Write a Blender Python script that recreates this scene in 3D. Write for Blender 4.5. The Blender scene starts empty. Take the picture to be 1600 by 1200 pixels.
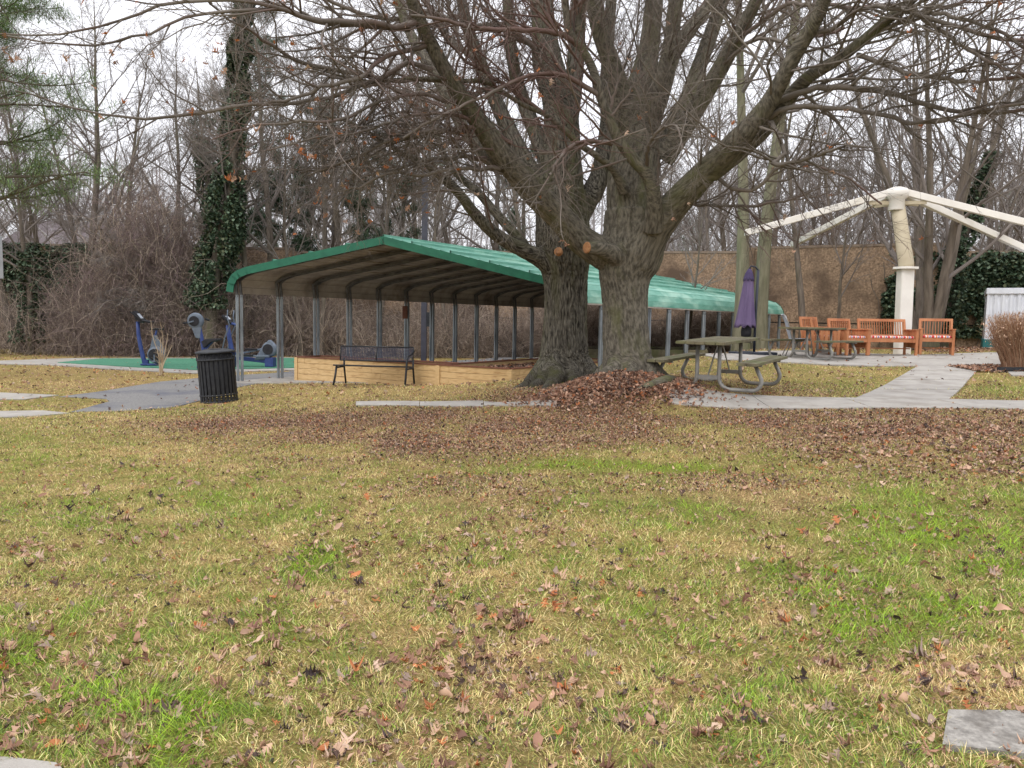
import bpy, bmesh, math, random
import numpy as np
from mathutils import Vector, Matrix, geometry
random.seed(7)
PI = math.pi
S = bpy.context.scene
COL = S.collection
R = math.radians

# ------------------------------------------------------------------ camera
FPX = 1202.0
CAMZ = 1.6
PITCH, ROLL = 4.69, 1.0
cd = bpy.data.cameras.new('camera'); cam = bpy.data.objects.new('camera', cd); COL.objects.link(cam)
cd.sensor_width = 36; cd.lens = 36*FPX/1600; cd.clip_start = 0.05; cd.clip_end = 1200
RM = Matrix.Rotation(R(90-PITCH), 3, 'X') @ Matrix.Rotation(R(ROLL), 3, 'Z')
cam.matrix_world = Matrix.Translation((0, 0, CAMZ)) @ RM.to_4x4()
S.camera = cam
# ------------------------------------------------------------------ world and sun (overcast)
EL, AZ = R(48), R(215)
w = bpy.data.worlds.new('World'); S.world = w; w.use_nodes = True
nt = w.node_tree; N = nt.nodes; L = nt.links
bg = N['Background']
sky = N.new('ShaderNodeTexSky'); sky.sky_type = 'NISHITA'; sky.sun_disc = False
sky.sun_elevation = EL; sky.sun_rotation = AZ; sky.air_density = 1.0; sky.dust_density = 4.0; sky.ozone_density = 1.0
hs = N.new('ShaderNodeHueSaturation'); hs.inputs['Saturation'].default_value = 0.25
L.new(sky.outputs[0], hs.inputs['Color'])
sc_ = N.new('ShaderNodeVectorMath'); sc_.operation = 'SCALE'; sc_.inputs['Scale'].default_value = 0.6
L.new(hs.outputs[0], sc_.inputs[0])
# cloud deck: brighter overhead than at the horizon, faint mottling
tc = N.new('ShaderNodeTexCoord'); sx = N.new('ShaderNodeSeparateXYZ'); L.new(tc.outputs['Generated'], sx.inputs[0])
mr = N.new('ShaderNodeMapRange'); mr.inputs['From Min'].default_value = 0; mr.inputs['From Max'].default_value = 1
mr.inputs['To Min'].default_value = 8.0; mr.inputs['To Max'].default_value = 19.0
L.new(sx.outputs['Z'], mr.inputs['Value'])
nz = N.new('ShaderNodeTexNoise'); nz.inputs['Scale'].default_value = 2.2; nz.inputs['Detail'].default_value = 4
L.new(tc.outputs['Generated'], nz.inputs['Vector'])
m2 = N.new('ShaderNodeMapRange'); m2.inputs['From Min'].default_value = .3; m2.inputs['From Max'].default_value = .7
m2.inputs['To Min'].default_value = .93; m2.inputs['To Max'].default_value = 1.07
L.new(nz.outputs['Fac'], m2.inputs['Value'])
mm = N.new('ShaderNodeMath'); mm.operation = 'MULTIPLY'; L.new(mr.outputs[0], mm.inputs[0]); L.new(m2.outputs[0], mm.inputs[1])
cl = N.new('ShaderNodeVectorMath'); cl.operation = 'SCALE'; cl.inputs[0].default_value = (.945, .945, 1.0)
L.new(mm.outputs[0], cl.inputs['Scale'])
ad = N.new('ShaderNodeVectorMath'); ad.operation = 'ADD'; L.new(cl.outputs[0], ad.inputs[0]); L.new(sc_.outputs[0], ad.inputs[1])
L.new(ad.outputs[0], bg.inputs['Color']); bg.inputs['Strength'].default_value = 0.1
sd = bpy.data.lights.new('sun', 'SUN'); sd.energy = 0.7; sd.angle = R(14); sd.color = (1, .97, .92)
sun = bpy.data.objects.new('sun', sd); COL.objects.link(sun)
dv = Vector((math.sin(AZ)*math.cos(EL), math.cos(AZ)*math.cos(EL), math.sin(EL)))
sun.rotation_euler = dv.to_track_quat('Z', 'Y').to_euler()
S.view_settings.view_transform = 'Standard'; S.view_settings.look = 'None'
S.view_settings.exposure = 0.08; S.view_settings.gamma = 1; S.view_settings.use_curve_mapping = False
S.cycles.max_bounces = 5; S.cycles.diffuse_bounces = 3; S.cycles.glossy_bounces = 2; S.cycles.transparent_max_bounces = 4

# ------------------------------------------------------------------ pixel helpers (photo pixels, 1600 x 1200)
RN = np.array(RM)
def P(px, py, Y):
    d = RM @ Vector(((px-800)/FPX, -(py-600)/FPX, -1)); t = Y/d.y
    return Vector((d.x*t, Y, CAMZ+d.z*t))
def proj(x, y, z):
    v = np.stack([x, y, z-CAMZ], -1) @ RN
    q = np.where(-v[..., 2] > .05, -v[..., 2], .05)
    return 800+v[..., 0]/q*FPX, 600-v[..., 1]/q*FPX
# ------------------------------------------------------------------ numpy noise
_rs = np.random.RandomState(3); _T = _rs.rand(4096)
def _h(i, j, k): return _T[(i*73+j*419+k*1021+((i*j) & 1023)*7) & 4095]
def vnoise(x, y, z=0.0):
    x = np.asarray(x, float); y = np.asarray(y, float); z = np.asarray(z, float)+np.zeros_like(x)
    i = np.floor(x).astype(int); j = np.floor(y).astype(int); k = np.floor(z).astype(int)
    u, v, t = x-i, y-j, z-k
    u = u*u*(3-2*u); v = v*v*(3-2*v); t = t*t*(3-2*t)
    r = 0
    for a in (0, 1):
        for b in (0, 1):
            for c in (0, 1):
                r = r+_h(i+a, j+b, k+c)*(u if a else 1-u)*(v if b else 1-v)*(t if c else 1-t)
    return r
def fbm(x, y, z=0.0, o=4):
    r = 0; a = .5; s = 0
    for n in range(o):
        r = r+a*vnoise(x*2**n+17.3*n, y*2**n-9.1*n, z*2**n if not np.isscalar(z) else z+3.7*n); s += a; a *= .55
    return r/s
# ------------------------------------------------------------------ terrain
ANC = []
def anc(px, py, Y): p = P(px, py, Y); ANC.append((p.x, p.y, p.z))
for x in (-9, -5, -2, 0, 2, 5, 9):
    for y in (-4, 0, 2.5, 4.5): ANC.append((x, y, 0.0+.02*max(0, x)*(y > 3)))
for x in (-6, -3): ANC.append((x, 7.5, .0)); ANC.append((x, 10.5, .02))
ANC += [(0, 7, .13), (3, 7, .25), (6, 7, .30), (9, 7, .32), (1, 9, .3), (4, 9, .40), (8, 9, .44), (0, 9.6, .28), (-1.5, 9, .12)]
for a in [(342, 628, 14.8), (373, 597, 18.3), (463, 597, 18.4), (525, 600, 16.6), (640, 604, 16.2), (740, 601, 15.4), (797, 595, 15.1),
          (700, 632, 12), (560, 633, 12.4), (830, 632, 11.8), (1130, 628, 11.3), (1400, 627, 11.2), (1400, 641, 10.2), (1130, 640, 10.5), (1600, 630, 11.1), (1600, 642, 10.2),
          (35, 649, 12.1), (45, 618, 15.0), (232, 572, 23.8), (300, 583, 21.1), (75, 569.5, 23.7), (150, 561, 27), (495, 577, 23.5),
          (885, 594, 13.4), (985, 592, 12.1), (1165, 618, 11.5), (1210, 606, 12.7), (1300, 596, 13.8), (1300, 571, 16.6), (1500, 571, 16.6),
          (1290, 563, 18.3), (1470, 555, 20), (1340, 556, 20), (1408, 555, 21.5), (1580, 556, 19.5), (1175, 556, 19.5), (1550, 545, 23),
          (0, 558, 27), (450, 559, 29), (250, 559, 28.5)]: anc(*a)
ANC += [(1.6, 15, .50), (3.3, 17, .80), (5.0, 19, .88), (7.0, 21.5, .92), (9.0, 24, .9), (1.2, 19, .16), (4, 24, .2), (7, 29, .3), (-3, 22, .05), (-1, 26, .05),
        (2, 30, .15), (8, 31, .5), (13, 27, .8), (18, 27, .9), (22, 20, .9), (20, 12, .6), (14, 8, .4), (-10, 18, -.03), (-16, 16, -.02), (-16, 30, .0), (-8, 32, .0),
        (0, 34, .1), (-20, 22, 0), (14, 34, .8), (0, 22, .08), (-2.2, 17.5, .1), (-.3, 17, .2)]
ANC = np.array(ANC)
def _tps(r2): return r2*np.log(r2+1e-9)*.5
_d2 = ((ANC[:, None, :2]-ANC[None, :, :2])**2).sum(-1); _n = len(ANC)
_A = np.zeros((_n+3, _n+3)); _A[:_n, :_n] = _tps(_d2)+np.eye(_n)*.6; _A[:_n, _n] = 1; _A[:_n, _n+1:] = ANC[:, :2]; _A[_n, :_n] = 1; _A[_n+1:, :_n] = ANC[:, :2].T
_W = np.linalg.solve(_A, np.concatenate([ANC[:, 2], [0, 0, 0]]))
def ground_raw(x, y):
    x = np.asarray(x, float); y = np.asarray(y, float); sh = x.shape; X = x.ravel(); Y = y.ravel(); out = np.empty(X.size)
    X = np.clip(X, -30, 26); Y = np.clip(Y, -6, 38)
    for a in range(0, X.size, 20000):
        d = (X[a:a+20000, None]-ANC[:, 0])**2+(Y[a:a+20000, None]-ANC[:, 1])**2
        out[a:a+20000] = _tps(d) @ _W[:_n]+_W[_n]+_W[_n+1]*X[a:a+20000]+_W[_n+2]*Y[a:a+20000]
    return np.clip(out.reshape(sh), -.35, 1.3)
def ground_old(x, y):
    x = np.asarray(x, float); y = np.asarray(y, float); sh = x.shape
    X = x.ravel(); Y = y.ravel(); out = np.empty(X.size)
    for a in range(0, X.size, 20000):
        dx = X[a:a+20000, None]-ANC[:, 0]; dy = Y[a:a+20000, None]-ANC[:, 1]
        wt = 1/(dx*dx+dy*dy+.35)**2.2
        out[a:a+20000] = (wt*ANC[:, 2]).sum(1)/wt.sum(1)
    return out.reshape(sh)
MD = P(965, 612, 11.35)
def ground(x, y):
    z = ground_raw(x, y)
    x = np.asarray(x, float); y = np.asarray(y, float)
    # raked mound of leaves at the foot of the front tree
    q = ((x-MD.x)/1.0)**2+((y-MD.y+.0)/.8)**2
    z = z+.15*np.exp(-q*1.1)+.10*np.exp(-(((x-MD.x)/1.9)**2+((y-MD.y)/1.0)**2))
    z = z+.03*(fbm(x*.8+5, y*.8, 0, 3)-.5)*np.clip((y-3)/4, 0, 1)
    return z
_e = ground_raw(ANC[:, 0], ANC[:, 1])-ANC[:, 2]; print('terrain fit max err', np.abs(_e).max(), 'rms', (_e**2).mean()**.5, [(round(float(a[0]), 1), round(float(a[1]), 1), round(float(q), 2)) for a, q in zip(ANC, _e) if abs(q) > .07])
def gz(x, y): return float(ground(np.array([x]), np.array([y]))[0])
def gp(px, py):                      # point of the ground seen at a pixel
    d = RM @ Vector(((px-800)/FPX, -(py-600)/FPX, -1))
    ys = np.linspace(2, 60, 2000); t = ys/d.y
    zz = CAMZ+d.z*t-ground(d.x*t, ys)
    k = int(np.argmax(zz < 0)) if (zz < 0).any() else len(ys)-1
    return Vector((d.x*t[k], ys[k], 0))
def gx(px, Y):                       # ground point below pixel column px at depth Y
    x = (px-800)/FPX*Y
    for _ in range(3):
        z = gz(x, Y); a, b = proj(np.array([x]), np.array([Y]), np.array([z])); x += (px-a[0])/FPX*Y
    return Vector((x, Y, gz(x, Y)))

# ------------------------------------------------------------------ materials
def mat(name, c1, c2=None, rough=.8, metal=0, scale=8, detail=5, bump=0, bscale=None, stretch=None, attr=None, attrmix=1.0, coord='Object', spec=.3, lo=.35, hi=.65, c3=None, s3=1.0, lo3=.5, hi3=.7, trans=0):
    m = bpy.data.materials.new(name); m.use_nodes = True; nt = m.node_tree; N = nt.nodes; L = nt.links
    b = N['Principled BSDF']; b.inputs['Roughness'].default_value = rough; b.inputs['Metallic'].default_value = metal
    b.inputs['Specular IOR Level'].default_value = spec
    tc = N.new('ShaderNodeTexCoord')
    if coord == 'bark':
        at = N.new('ShaderNodeAttribute'); at.attribute_name = 'bark'; vec = at.outputs['Vector']
    else: vec = tc.outputs['Object']
    if stretch:
        mp = N.new('ShaderNodeMapping'); mp.inputs['Scale'].default_value = stretch; L.new(vec, mp.inputs[0]); vec = mp.outputs[0]
    def noise(s, d=detail):
        n = N.new('ShaderNodeTexNoise'); n.inputs['Scale'].default_value = s; n.inputs['Detail'].default_value = d; n.inputs['Roughness'].default_value = .6
        L.new(vec, n.inputs['Vector']); return n
    def rng(src, a, b_):
        r = N.new('ShaderNodeMapRange'); r.inputs['From Min'].default_value = a; r.inputs['From Max'].default_value = b_; L.new(src, r.inputs['Value']); return r.outputs[0]
    def mix(f, a, b_, mode='MIX'):
        x = N.new('ShaderNodeMix'); x.data_type = 'RGBA'; x.blend_type = mode
        for s, v in ((x.inputs[0], f), (x.inputs[6], a), (x.inputs[7], b_)):
            if hasattr(v, 'is_linked'): L.new(v, s)
            elif isinstance(v, (int, float)): s.default_value = v
            else: s.default_value = (*v, 1)
        return x.outputs[2]
    col = c1
    if c2 is not None: col = mix(rng(noise(scale).outputs['Fac'], lo, hi), c1, c2)
    if c3 is not None: col = mix(rng(noise(s3, 4).outputs['Fac'], lo3, hi3), col, c3)
    if attr:
        a = N.new('ShaderNodeAttribute'); a.attribute_name = attr
        if c2 is None: col = a.outputs['Color']
        else: col = mix(attrmix, col, a.outputs['Color'], 'MULTIPLY')
    if hasattr(col, 'is_linked'): L.new(col, b.inputs['Base Color'])
    else: b.inputs['Base Color'].default_value = (*col, 1)
    if bump:
        bn = N.new('ShaderNodeBump'); bn.inputs['Strength'].default_value = 1; bn.inputs['Distance'].default_value = bump
        L.new(noise(bscale or scale*3, 6).outputs['Fac'], bn.inputs['Height']); L.new(bn.outputs[0], b.inputs['Normal'])
    return m
# ------------------------------------------------------------------ object helpers
def empty(name, loc=(0, 0, 0), rz=0, label=None, cat=None, group=None):
    o = bpy.data.objects.new(name, None); COL.objects.link(o); o.location = loc; o.rotation_euler = (0, 0, rz); o.empty_display_size = .2
    tag(o, label, cat, group); return o
def tag(o, label=None, cat=None, group=None, kind=None):
    if label: o['label'] = label
    if cat: o['category'] = cat
    if group: o['group'] = group
    if kind: o['kind'] = kind
    return o
def link(name, me, m=None, parent=None, sub=None):
    o = bpy.data.objects.new(name, me); COL.objects.link(o)
    if m is not None: me.materials.append(m)
    if parent is not None: o.parent = parent
    return o
class MB:
    def __init__(s): s.v = []; s.f = []
    def add(s, v, f):
        n = len(s.v); s.v += [tuple(p) for p in v]; s.f += [tuple(i+n for i in q) for q in f]; return s
    def box(s, c, sz, M=None):
        c = Vector(c); x, y, z = sz[0]/2, sz[1]/2, sz[2]/2; vs = []
        for a in (-x, x):
            for b in (-y, y):
                for d in (-z, z):
                    p = Vector((a, b, d)); p = M @ p if M is not None else p; vs.append(c+p)
        return s.add(vs, [(0, 1, 3, 2), (4, 6, 7, 5), (0, 4, 5, 1), (2, 3, 7, 6), (0, 2, 6, 4), (1, 5, 7, 3)])
    def beam(s, a, b, w, h, up=(0, 0, 1)):
        a = Vector(a); b = Vector(b); d = (b-a); l = d.length; d.normalize(); up = Vector(up)
        if abs(d.dot(up)) > .98: up = Vector((0, 1, 0))
        x = d.cross(up).normalized(); z = x.cross(d); M = Matrix((x, d, z)).transposed()
        return s.box((a+b)/2, (w, l, h), M)
    def tube(s, pts, r, n=10, cap=True):
        pts = [Vector(p) for p in pts]; K = len(pts); rr = r if hasattr(r, '__len__') else [r]*K
        t0 = (pts[1]-pts[0]).normalized(); u = t0.orthogonal().normalized(); rings = []; vs = []; fs = []
        for k in range(K):
            t = (pts[min(k+1, K-1)]-pts[max(k-1, 0)]).normalized(); u = (u-t*u.dot(t)).normalized(); v = t.cross(u)
            for j in range(n):
                a = 2*PI*j/n; vs.append(pts[k]+(u*math.cos(a)+v*math.sin(a))*rr[k])
        for k in range(K-1):
            for j in range(n):
                fs.append((k*n+j, k*n+(j+1) % n, (k+1)*n+(j+1) % n, (k+1)*n+j))
        if cap: fs += [tuple(range(n-1, -1, -1)), tuple((K-1)*n+j for j in range(n))]
        return s.add(vs, fs)
    def lathe(s, c, prof, n=24, M=None, arc=2*PI):
        vs = []; fs = []; K = len(prof); c = Vector(c)
        for (r, z) in prof:
            for j in range(n):
                a = arc*j/n; p = Vector((r*math.cos(a), r*math.sin(a), z)); p = M @ p if M is not None else p; vs.append(c+p)
        for k in range(K-1):
            for j in range(n): fs.append((k*n+j, k*n+(j+1) % n, (k+1)*n+(j+1) % n, (k+1)*n+j))
        return s.add(vs, fs)
    def prism(s, pts, h, M=None, c=(0, 0, 0)):      # polygon in xy extruded by h in z
        n = len(pts); vs = []; c = Vector(c)
        for z in (0, h):
            for p in pts:
                q = Vector((p[0], p[1], z)); q = M @ q if M is not None else q; vs.append(c+q)
        return s.add(vs, [tuple(range(n-1, -1, -1)), tuple(range(n, 2*n))]+[(j, (j+1) % n, n+(j+1) % n, n+j) for j in range(n)])
    def build(s, name, m, parent=None, bevel=0, smooth=False, off=None):
        me = bpy.data.meshes.new(name)
        vs = s.v
        if off is not None: vs = [(p[0]-off[0], p[1]-off[1], p[2]-off[2]) for p in vs]
        me.from_pydata(vs, [], s.f); me.update()
        if smooth:
            me.polygons.foreach_set('use_smooth', [len(p.vertices) == 4 for p in me.polygons])
        o = link(name, me, m, parent)
        if bevel:
            b = o.modifiers.new('bevel', 'BEVEL'); b.width = bevel; b.segments = 2; b.limit_method = 'ANGLE'; b.angle_limit = R(40)
        return o
def arrmesh(name, V, F, attrs=None, smooth=False, fcount=None):
    """V (n,3); F (m,k) array of equal polygons"""
    me = bpy.data.meshes.new(name); V = np.ascontiguousarray(V, dtype=np.float32); F = np.ascontiguousarray(F, dtype=np.int32)
    me.vertices.add(len(V)); me.vertices.foreach_set('co', V.ravel())
    k = F.shape[1]; me.loops.add(F.size); me.loops.foreach_set('vertex_index', F.ravel())
    me.polygons.add(len(F)); me.polygons.foreach_set('loop_start', np.arange(0, F.size, k, dtype=np.int32))
    me.update(calc_edges=True)
    if smooth: me.polygons.foreach_set('use_smooth', np.ones(len(F), dtype=bool))
    for nm, (ty, A) in (attrs or {}).items():
        at = me.attributes.new(nm, ty, 'POINT')
        at.data.foreach_set('vector' if ty == 'FLOAT_VECTOR' else 'color', np.ascontiguousarray(A, dtype=np.float32).ravel())
    return me
def copy_tree(o, parent=None):
    c = o.copy(); COL.objects.link(c)
    if parent is not None: c.parent = parent
    for ch in o.children: copy_tree(ch, c)
    return c
def lin(r, g, b):
    f = lambda c: (c/255/12.92 if c/255 <= .04045 else ((c/255+.055)/1.055)**2.4)
    return (f(r), f(g), f(b))
def catmull(pts, n):
    p = np.array(pts, float); K = len(p); p = np.vstack([2*p[0]-p[1], p, 2*p[-1]-p[-2]])
    ts = np.linspace(0, K-1-1e-6, n); i = ts.astype(int); t = (ts-i)[:, None]
    a, b, c, d = p[i], p[i+1], p[i+2], p[i+3]
    return .5*((2*b)+(c-a)*t+(2*a-5*b+4*c-d)*t*t+(3*b-a-3*c+d)*t**3)
# ------------------------------------------------------------------ ground cover colours (properties of the ground itself)
GREEN = np.array(lin(138, 148, 70)); OLIVE = np.array(lin(156, 146, 92)); TAN = np.array(lin(188, 164, 114)); BROWN = np.array(lin(154, 128, 104)); SOIL = np.array(lin(92, 76, 62))
def ell(px, py, cx, cy, rx, ry): return np.exp(-(((px-cx)/rx)**2+((py-cy)/ry)**2)**1.3)
def cover(x, y, z):
    """greenness, dryness, litter in 0..1 at ground points"""
    px, py = proj(x, y, z)
    n1 = fbm(x*.9, y*.9, 1.5, 4); n2 = fbm(x*2.3+9, y*2.3, 4.5, 4); n4 = fbm(x*7+2, y*7, 8.8, 3); n5 = fbm(x*5.5+31, y*5.5, 2.8, 3); n3 = fbm(x*.45+3, y*.45+8, 7.2, 3)
    g = np.clip((n1-.47)*4.5+.26, 0, 1)*np.clip(.55+(py-700)/500, .4, 1.1); g = g+np.clip((n4-.5)*3.2, -.35, .5)*(py > 690)
    g = g*np.clip(1.15-np.clip((700-py)/120, 0, 1)*.75, 0, 1)
    for (cx, cy, rx, ry, a) in [(915, 727, 90, 11, 2.0), (1075, 735, 70, 10, 1.8), (1120, 795, 70, 20, 1.5), (490, 882, 55, 30, 1.8), (1400, 830, 190, 60, .9), (720, 785, 130, 28, .75),
                                (985, 930, 60, 32, .7), (760, 860, 130, 40, .5), (90, 830, 130, 60, .4), (240, 1090, 160, 70, .6), (1380, 980, 130, 50, .5), (1150, 1120, 200, 60, .5), (860, 1120, 120, 50, .5),
                                (1300, 600, 130, 14, .5), (1570, 610, 60, 12, .8), (60, 690, 120, 40, .35), (330, 645, 60, 10, .5), (350, 790, 160, 30, .45)]:
        g = g+a*ell(px, py, cx, cy, rx, ry)*(.55+.7*n2)
    dry = np.clip((n2-.47)*5, 0, 1)*.9+np.clip((n5-.53)*5, 0, .7)
    for (cx, cy, rx, ry, a) in [(1040, 850, 110, 26, .8), (860, 820, 60, 22, .5), (1530, 1060, 90, 60, .9), (420, 1030, 120, 60, .5), (240, 705, 120, 12, .9), (150, 590, 300, 22, .7), (1050, 1060, 120, 40, .5),
                                (1180, 770, 200, 14, .6), (650, 612, 240, 14, .7), (1250, 590, 200, 8, .5), (1040, 547, 120, 9, 1.0)]:
        dry = dry+a*ell(px, py, cx, cy, rx, ry)
    lit = .85*ell(px, py, 980, 665, 620, 34)+.55*ell(px, py, 1490, 690, 260, 62)+1.1*ell(px, py, 965, 620, 170, 34)+.6*ell(px, py, 600, 690, 300, 40)+.5*ell(px, py, 450, 660, 200, 16)
    lit = lit+.75*ell(px, py, 170, 606, 130, 8)+.5*ell(px, py, 480, 603, 150, 5)+.5*ell(px, py, 1160, 612, 120, 12)
    lit = np.clip(lit*(.1+1.9*np.clip((n1-.3)*1.6, 0, 1))+np.clip((n3-.52)*3, 0, .5)*(py > 740), 0, 1)
    g = np.clip(g*(1-.8*np.clip(lit*1.2, 0, 1)), 0, 1.8); dry = np.clip(dry, 0, 1)
    return g, dry, lit
def gcol(x, y, z):
    g, dry, lit = cover(x, y, z)
    c = OLIVE+(TAN-OLIVE)*dry[..., None]
    c = c+(GREEN-c)*(np.clip(g, 0, 1)*.85)[..., None]
    c = c+(BROWN-c)*(lit*.8)[..., None]
    return c
# terrain sheet: fine near, coarse out to the horizon
xs = np.concatenate([np.linspace(-400, -30, 18)[:-1], np.arange(-30, -12, .35), np.arange(-12, 12, .12), np.arange(12, 30, .35), np.linspace(30, 400, 18)])
ys = np.concatenate([np.linspace(-200, -3, 10)[:-1], np.arange(-3, 2, .3), np.arange(2, 14, .1), np.arange(14, 24, .2), np.arange(24, 40, .5), np.linspace(40, 600, 24)])
GX, GY = np.meshgrid(xs, ys); GZ = ground(GX, GY)
fl = np.clip((np.hypot(GX, GY-10)-35)/20, 0, 1); GZ = GZ*(1-fl)+.3*fl
GZ = GZ+(fbm(GX*7, GY*7, 2.2, 3)-.5)*.03*(np.hypot(GX, GY) < 18)
ny, nx = GX.shape; idx = np.arange(nx*ny).reshape(ny, nx)
F = np.stack([idx[:-1, :-1], idx[:-1, 1:], idx[1:, 1:], idx[1:, :-1]], -1).reshape(-1, 4)
V = np.stack([GX, GY, GZ], -1).reshape(-1, 3)
C = gcol(GX.ravel(), GY.ravel(), GZ.ravel())
C = C*(1-.0)+0
me = arrmesh('lawn_ground', V, F, {'gc': ('FLOAT_COLOR', np.concatenate([C, np.ones((len(C), 1))], 1))}, smooth=True)
M_ground = mat('turf thatch', (.30, .27, .24), (1.12, 1.06, .98), rough=.95, scale=46, detail=8, bump=.03, bscale=55, attr='gc', spec=.1, lo=.3, hi=.7, c3=(.42, .36, .30), s3=9, lo3=.58, hi3=.72)
tag(link('lawn_ground', me, M_ground), kind='structure')

# ------------------------------------------------------------------ paving sheets draped on the terrain
M_conc = mat('weathered concrete', lin(150, 145, 138), lin(168, 163, 155), rough=.9, scale=3, detail=9, bump=.004, bscale=60, c3=lin(128, 120, 110), s3=1.7, lo3=.50, hi3=.78)
M_conc_old = mat('pitted concrete', lin(120, 116, 110), lin(165, 160, 152), rough=.95, scale=26, detail=10, bump=.012, bscale=50, c3=lin(98, 92, 84), s3=5, lo3=.5, hi3=.72)
M_asph = mat('worn asphalt', lin(106, 105, 104), lin(136, 134, 131), rough=.85, scale=30, detail=8, bump=.008, bscale=80, c3=lin(96, 97, 104), s3=.9, lo3=.5, hi3=.7)
M_turf = mat('green rubber turf', lin(66, 122, 96), lin(86, 138, 112), rough=.95, scale=14, detail=8, bump=.01, bscale=120, c3=lin(62, 118, 92), s3=1.2)
def drape(polys, name, m, lift=.015, step=.3, skirt=.10):
    mb = MB()
    for poly in polys:
        poly = [Vector((p[0], p[1])) for p in poly]
        # densify the outline
        out = []
        for a, b in zip(poly, poly[1:]+poly[:1]):
            n = max(1, int((b-a).length/step))
            out += [a.lerp(b, k/n) for k in range(n)]
        n = len(out); xs_ = [p.x for p in out]; ys_ = [p.y for p in out]
        pts = list(out)
        ar = sum(a.x*b.y-b.x*a.y for a, b in zip(out, out[1:]+out[:1]))
        if ar < 0: out.reverse(); pts = list(out)
        for gx_ in np.arange(min(xs_)+step/2, max(xs_), step):
            for gy_ in np.arange(min(ys_)+step/2, max(ys_), step):
                q = Vector((gx_, gy_)); ins = False; dmin = 9
                for a, b in zip(out, out[1:]+out[:1]):
                    if (a.y > q.y) != (b.y > q.y) and q.x < (b.x-a.x)*(q.y-a.y)/(b.y-a.y)+a.x: ins = not ins
                    dmin = min(dmin, (a-q).length)
                if ins and dmin > step*.3: pts.append(q)
        vo, eo, fo, *_ = geometry.delaunay_2d_cdt(pts, [(k, (k+1) % n) for k in range(n)], [list(range(n))], 1, 1e-5)
        zz = ground(np.array([p.x for p in vo]), np.array([p.y for p in vo]))+lift
        vs = [(p.x, p.y, z) for p, z in zip(vo, zz)]; nv = len(vs)
        cnt = {}
        for f in fo:
            for a, b in zip(f, list(f[1:])+[f[0]]): cnt[(a, b)] = 1
        sk = []; low = {}
        for (a, b) in cnt:
            if (b, a) not in cnt:
                for k in (a, b):
                    if k not in low: low[k] = len(vs); vs.append((vs[k][0], vs[k][1], vs[k][2]-skirt))
                sk.append((b, a, low[a], low[b]))
        mb.add(vs, [tuple(f) for f in fo]+sk)
    o = mb.build(name, m); tag(o, kind='structure'); return o
def slabs(c0, c1, w0, w1, n, gap=.012):
    """row of slabs between two centre points"""
    c0 = Vector(c0); c1 = Vector(c1); d = (c1-c0); l = d.length; d.normalize(); s = Vector((-d.y, d.x)); out = []
    for k in range(n):
        a = c0+d*(l*k/n+gap/2); b = c0+d*(l*(k+1)/n-gap/2)
        wa = (w0+(w1-w0)*k/n)/2; wb = (w0+(w1-w0)*(k+1)/n)/2
        out.append([a-s*wa, b-s*wb, b+s*wb, a+s*wa])
    return out
def g2(px, py): p = gp(px, py); return Vector((p.x, p.y))
sw = slabs((2.2, 10.95), (13.0, 10.65), 1.02, 1.02, 8)
sw += [[g2(a, 635.2), g2(b, 635.0+(b-558)*.006), g2(b, 628.6-(b-558)*.004), g2(a, 629)] for a, b in ((556, 655), (656, 755), (756, 870))]
drape(sw, 'sidewalk', M_conc, lift=.02)
# path from the sidewalk up to the patio
a0, a1, b0, b1 = g2(1332, 626), g2(1482, 626), g2(1440, 571), g2(1550, 557)
cA, cB = (a0+a1)/2, (b0+g2(1528, 571))/2
pts = []
n = 4
for k in range(n):
    f0, f1 = k/n+.004, (k+1)/n-.004
    l0, l1 = a0.lerp(b0, f0), a0.lerp(b0, f1); r0, r1 = a1.lerp(g2(1535, 571), f0), a1.lerp(g2(1535, 571), f1)
    pts.append([l0, r0, r1, l1])
drape(pts, 'patio_path', M_conc, lift=.022)
pt = []
XL, XR, YN, YF = g2(1135, 568).x, 15.2, 16.45, 20.9
for i in range(5):
    for j in range(2):
        x0, x1 = XL+(XR-XL)*i/5+.01, XL+(XR-XL)*(i+1)/5-.01; y0, y1 = YN+(YF-YN)*j/2+.01, YN+(YF-YN)*(j+1)/2-.01
        pt.append([(x0, y0), (x1, y0), (x1, y1), (x0, y1)])
drape(pt, 'patio', M_conc, lift=.024, step=.4)
drape([[(9.5, 14.6), (14, 14.4), (14, 15.0), (9.8, 15.2)]], 'side_walk', M_conc, lift=.026)
# left: two sidewalks and the asphalt path
drape([[g2(-140, 646), g2(68, 643), g2(110, 647), g2(60, 651), g2(-140, 662)]], 'near_path', M_conc, lift=.018)
drape([[g2(-90, 611), g2(92, 618.5), g2(40, 625), g2(-90, 626)]], 'left_path', M_conc, lift=.018)
drape([[g2(108, 645), g2(150, 634), g2(172, 628), g2(165, 624), g2(92, 621), g2(160, 612), g2(250, 597), g2(330, 590), g2(420, 584), g2(500, 577), g2(560, 578), g2(500, 592), g2(430, 596), g2(372, 606), g2(330, 622), g2(262, 638), g2(190, 643)]], 'asphalt_path', M_asph, lift=.012)
# exercise pad
A = [g2(300, 584.5), g2(70, 571), g2(-60, 569), g2(-60, 566), g2(130, 560.5), g2(260, 559.8), g2(510, 560.5), g2(560, 572), g2(500, 578)]
drape([A], 'exercise_pad_border', M_conc, lift=.025)
A = [g2(305, 579.8), g2(90, 568), g2(160, 562), g2(500, 561.5), g2(540, 571), g2(495, 575.5)]
drape([A], 'exercise_pad_turf', M_turf, lift=.045, skirt=.05)
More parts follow.
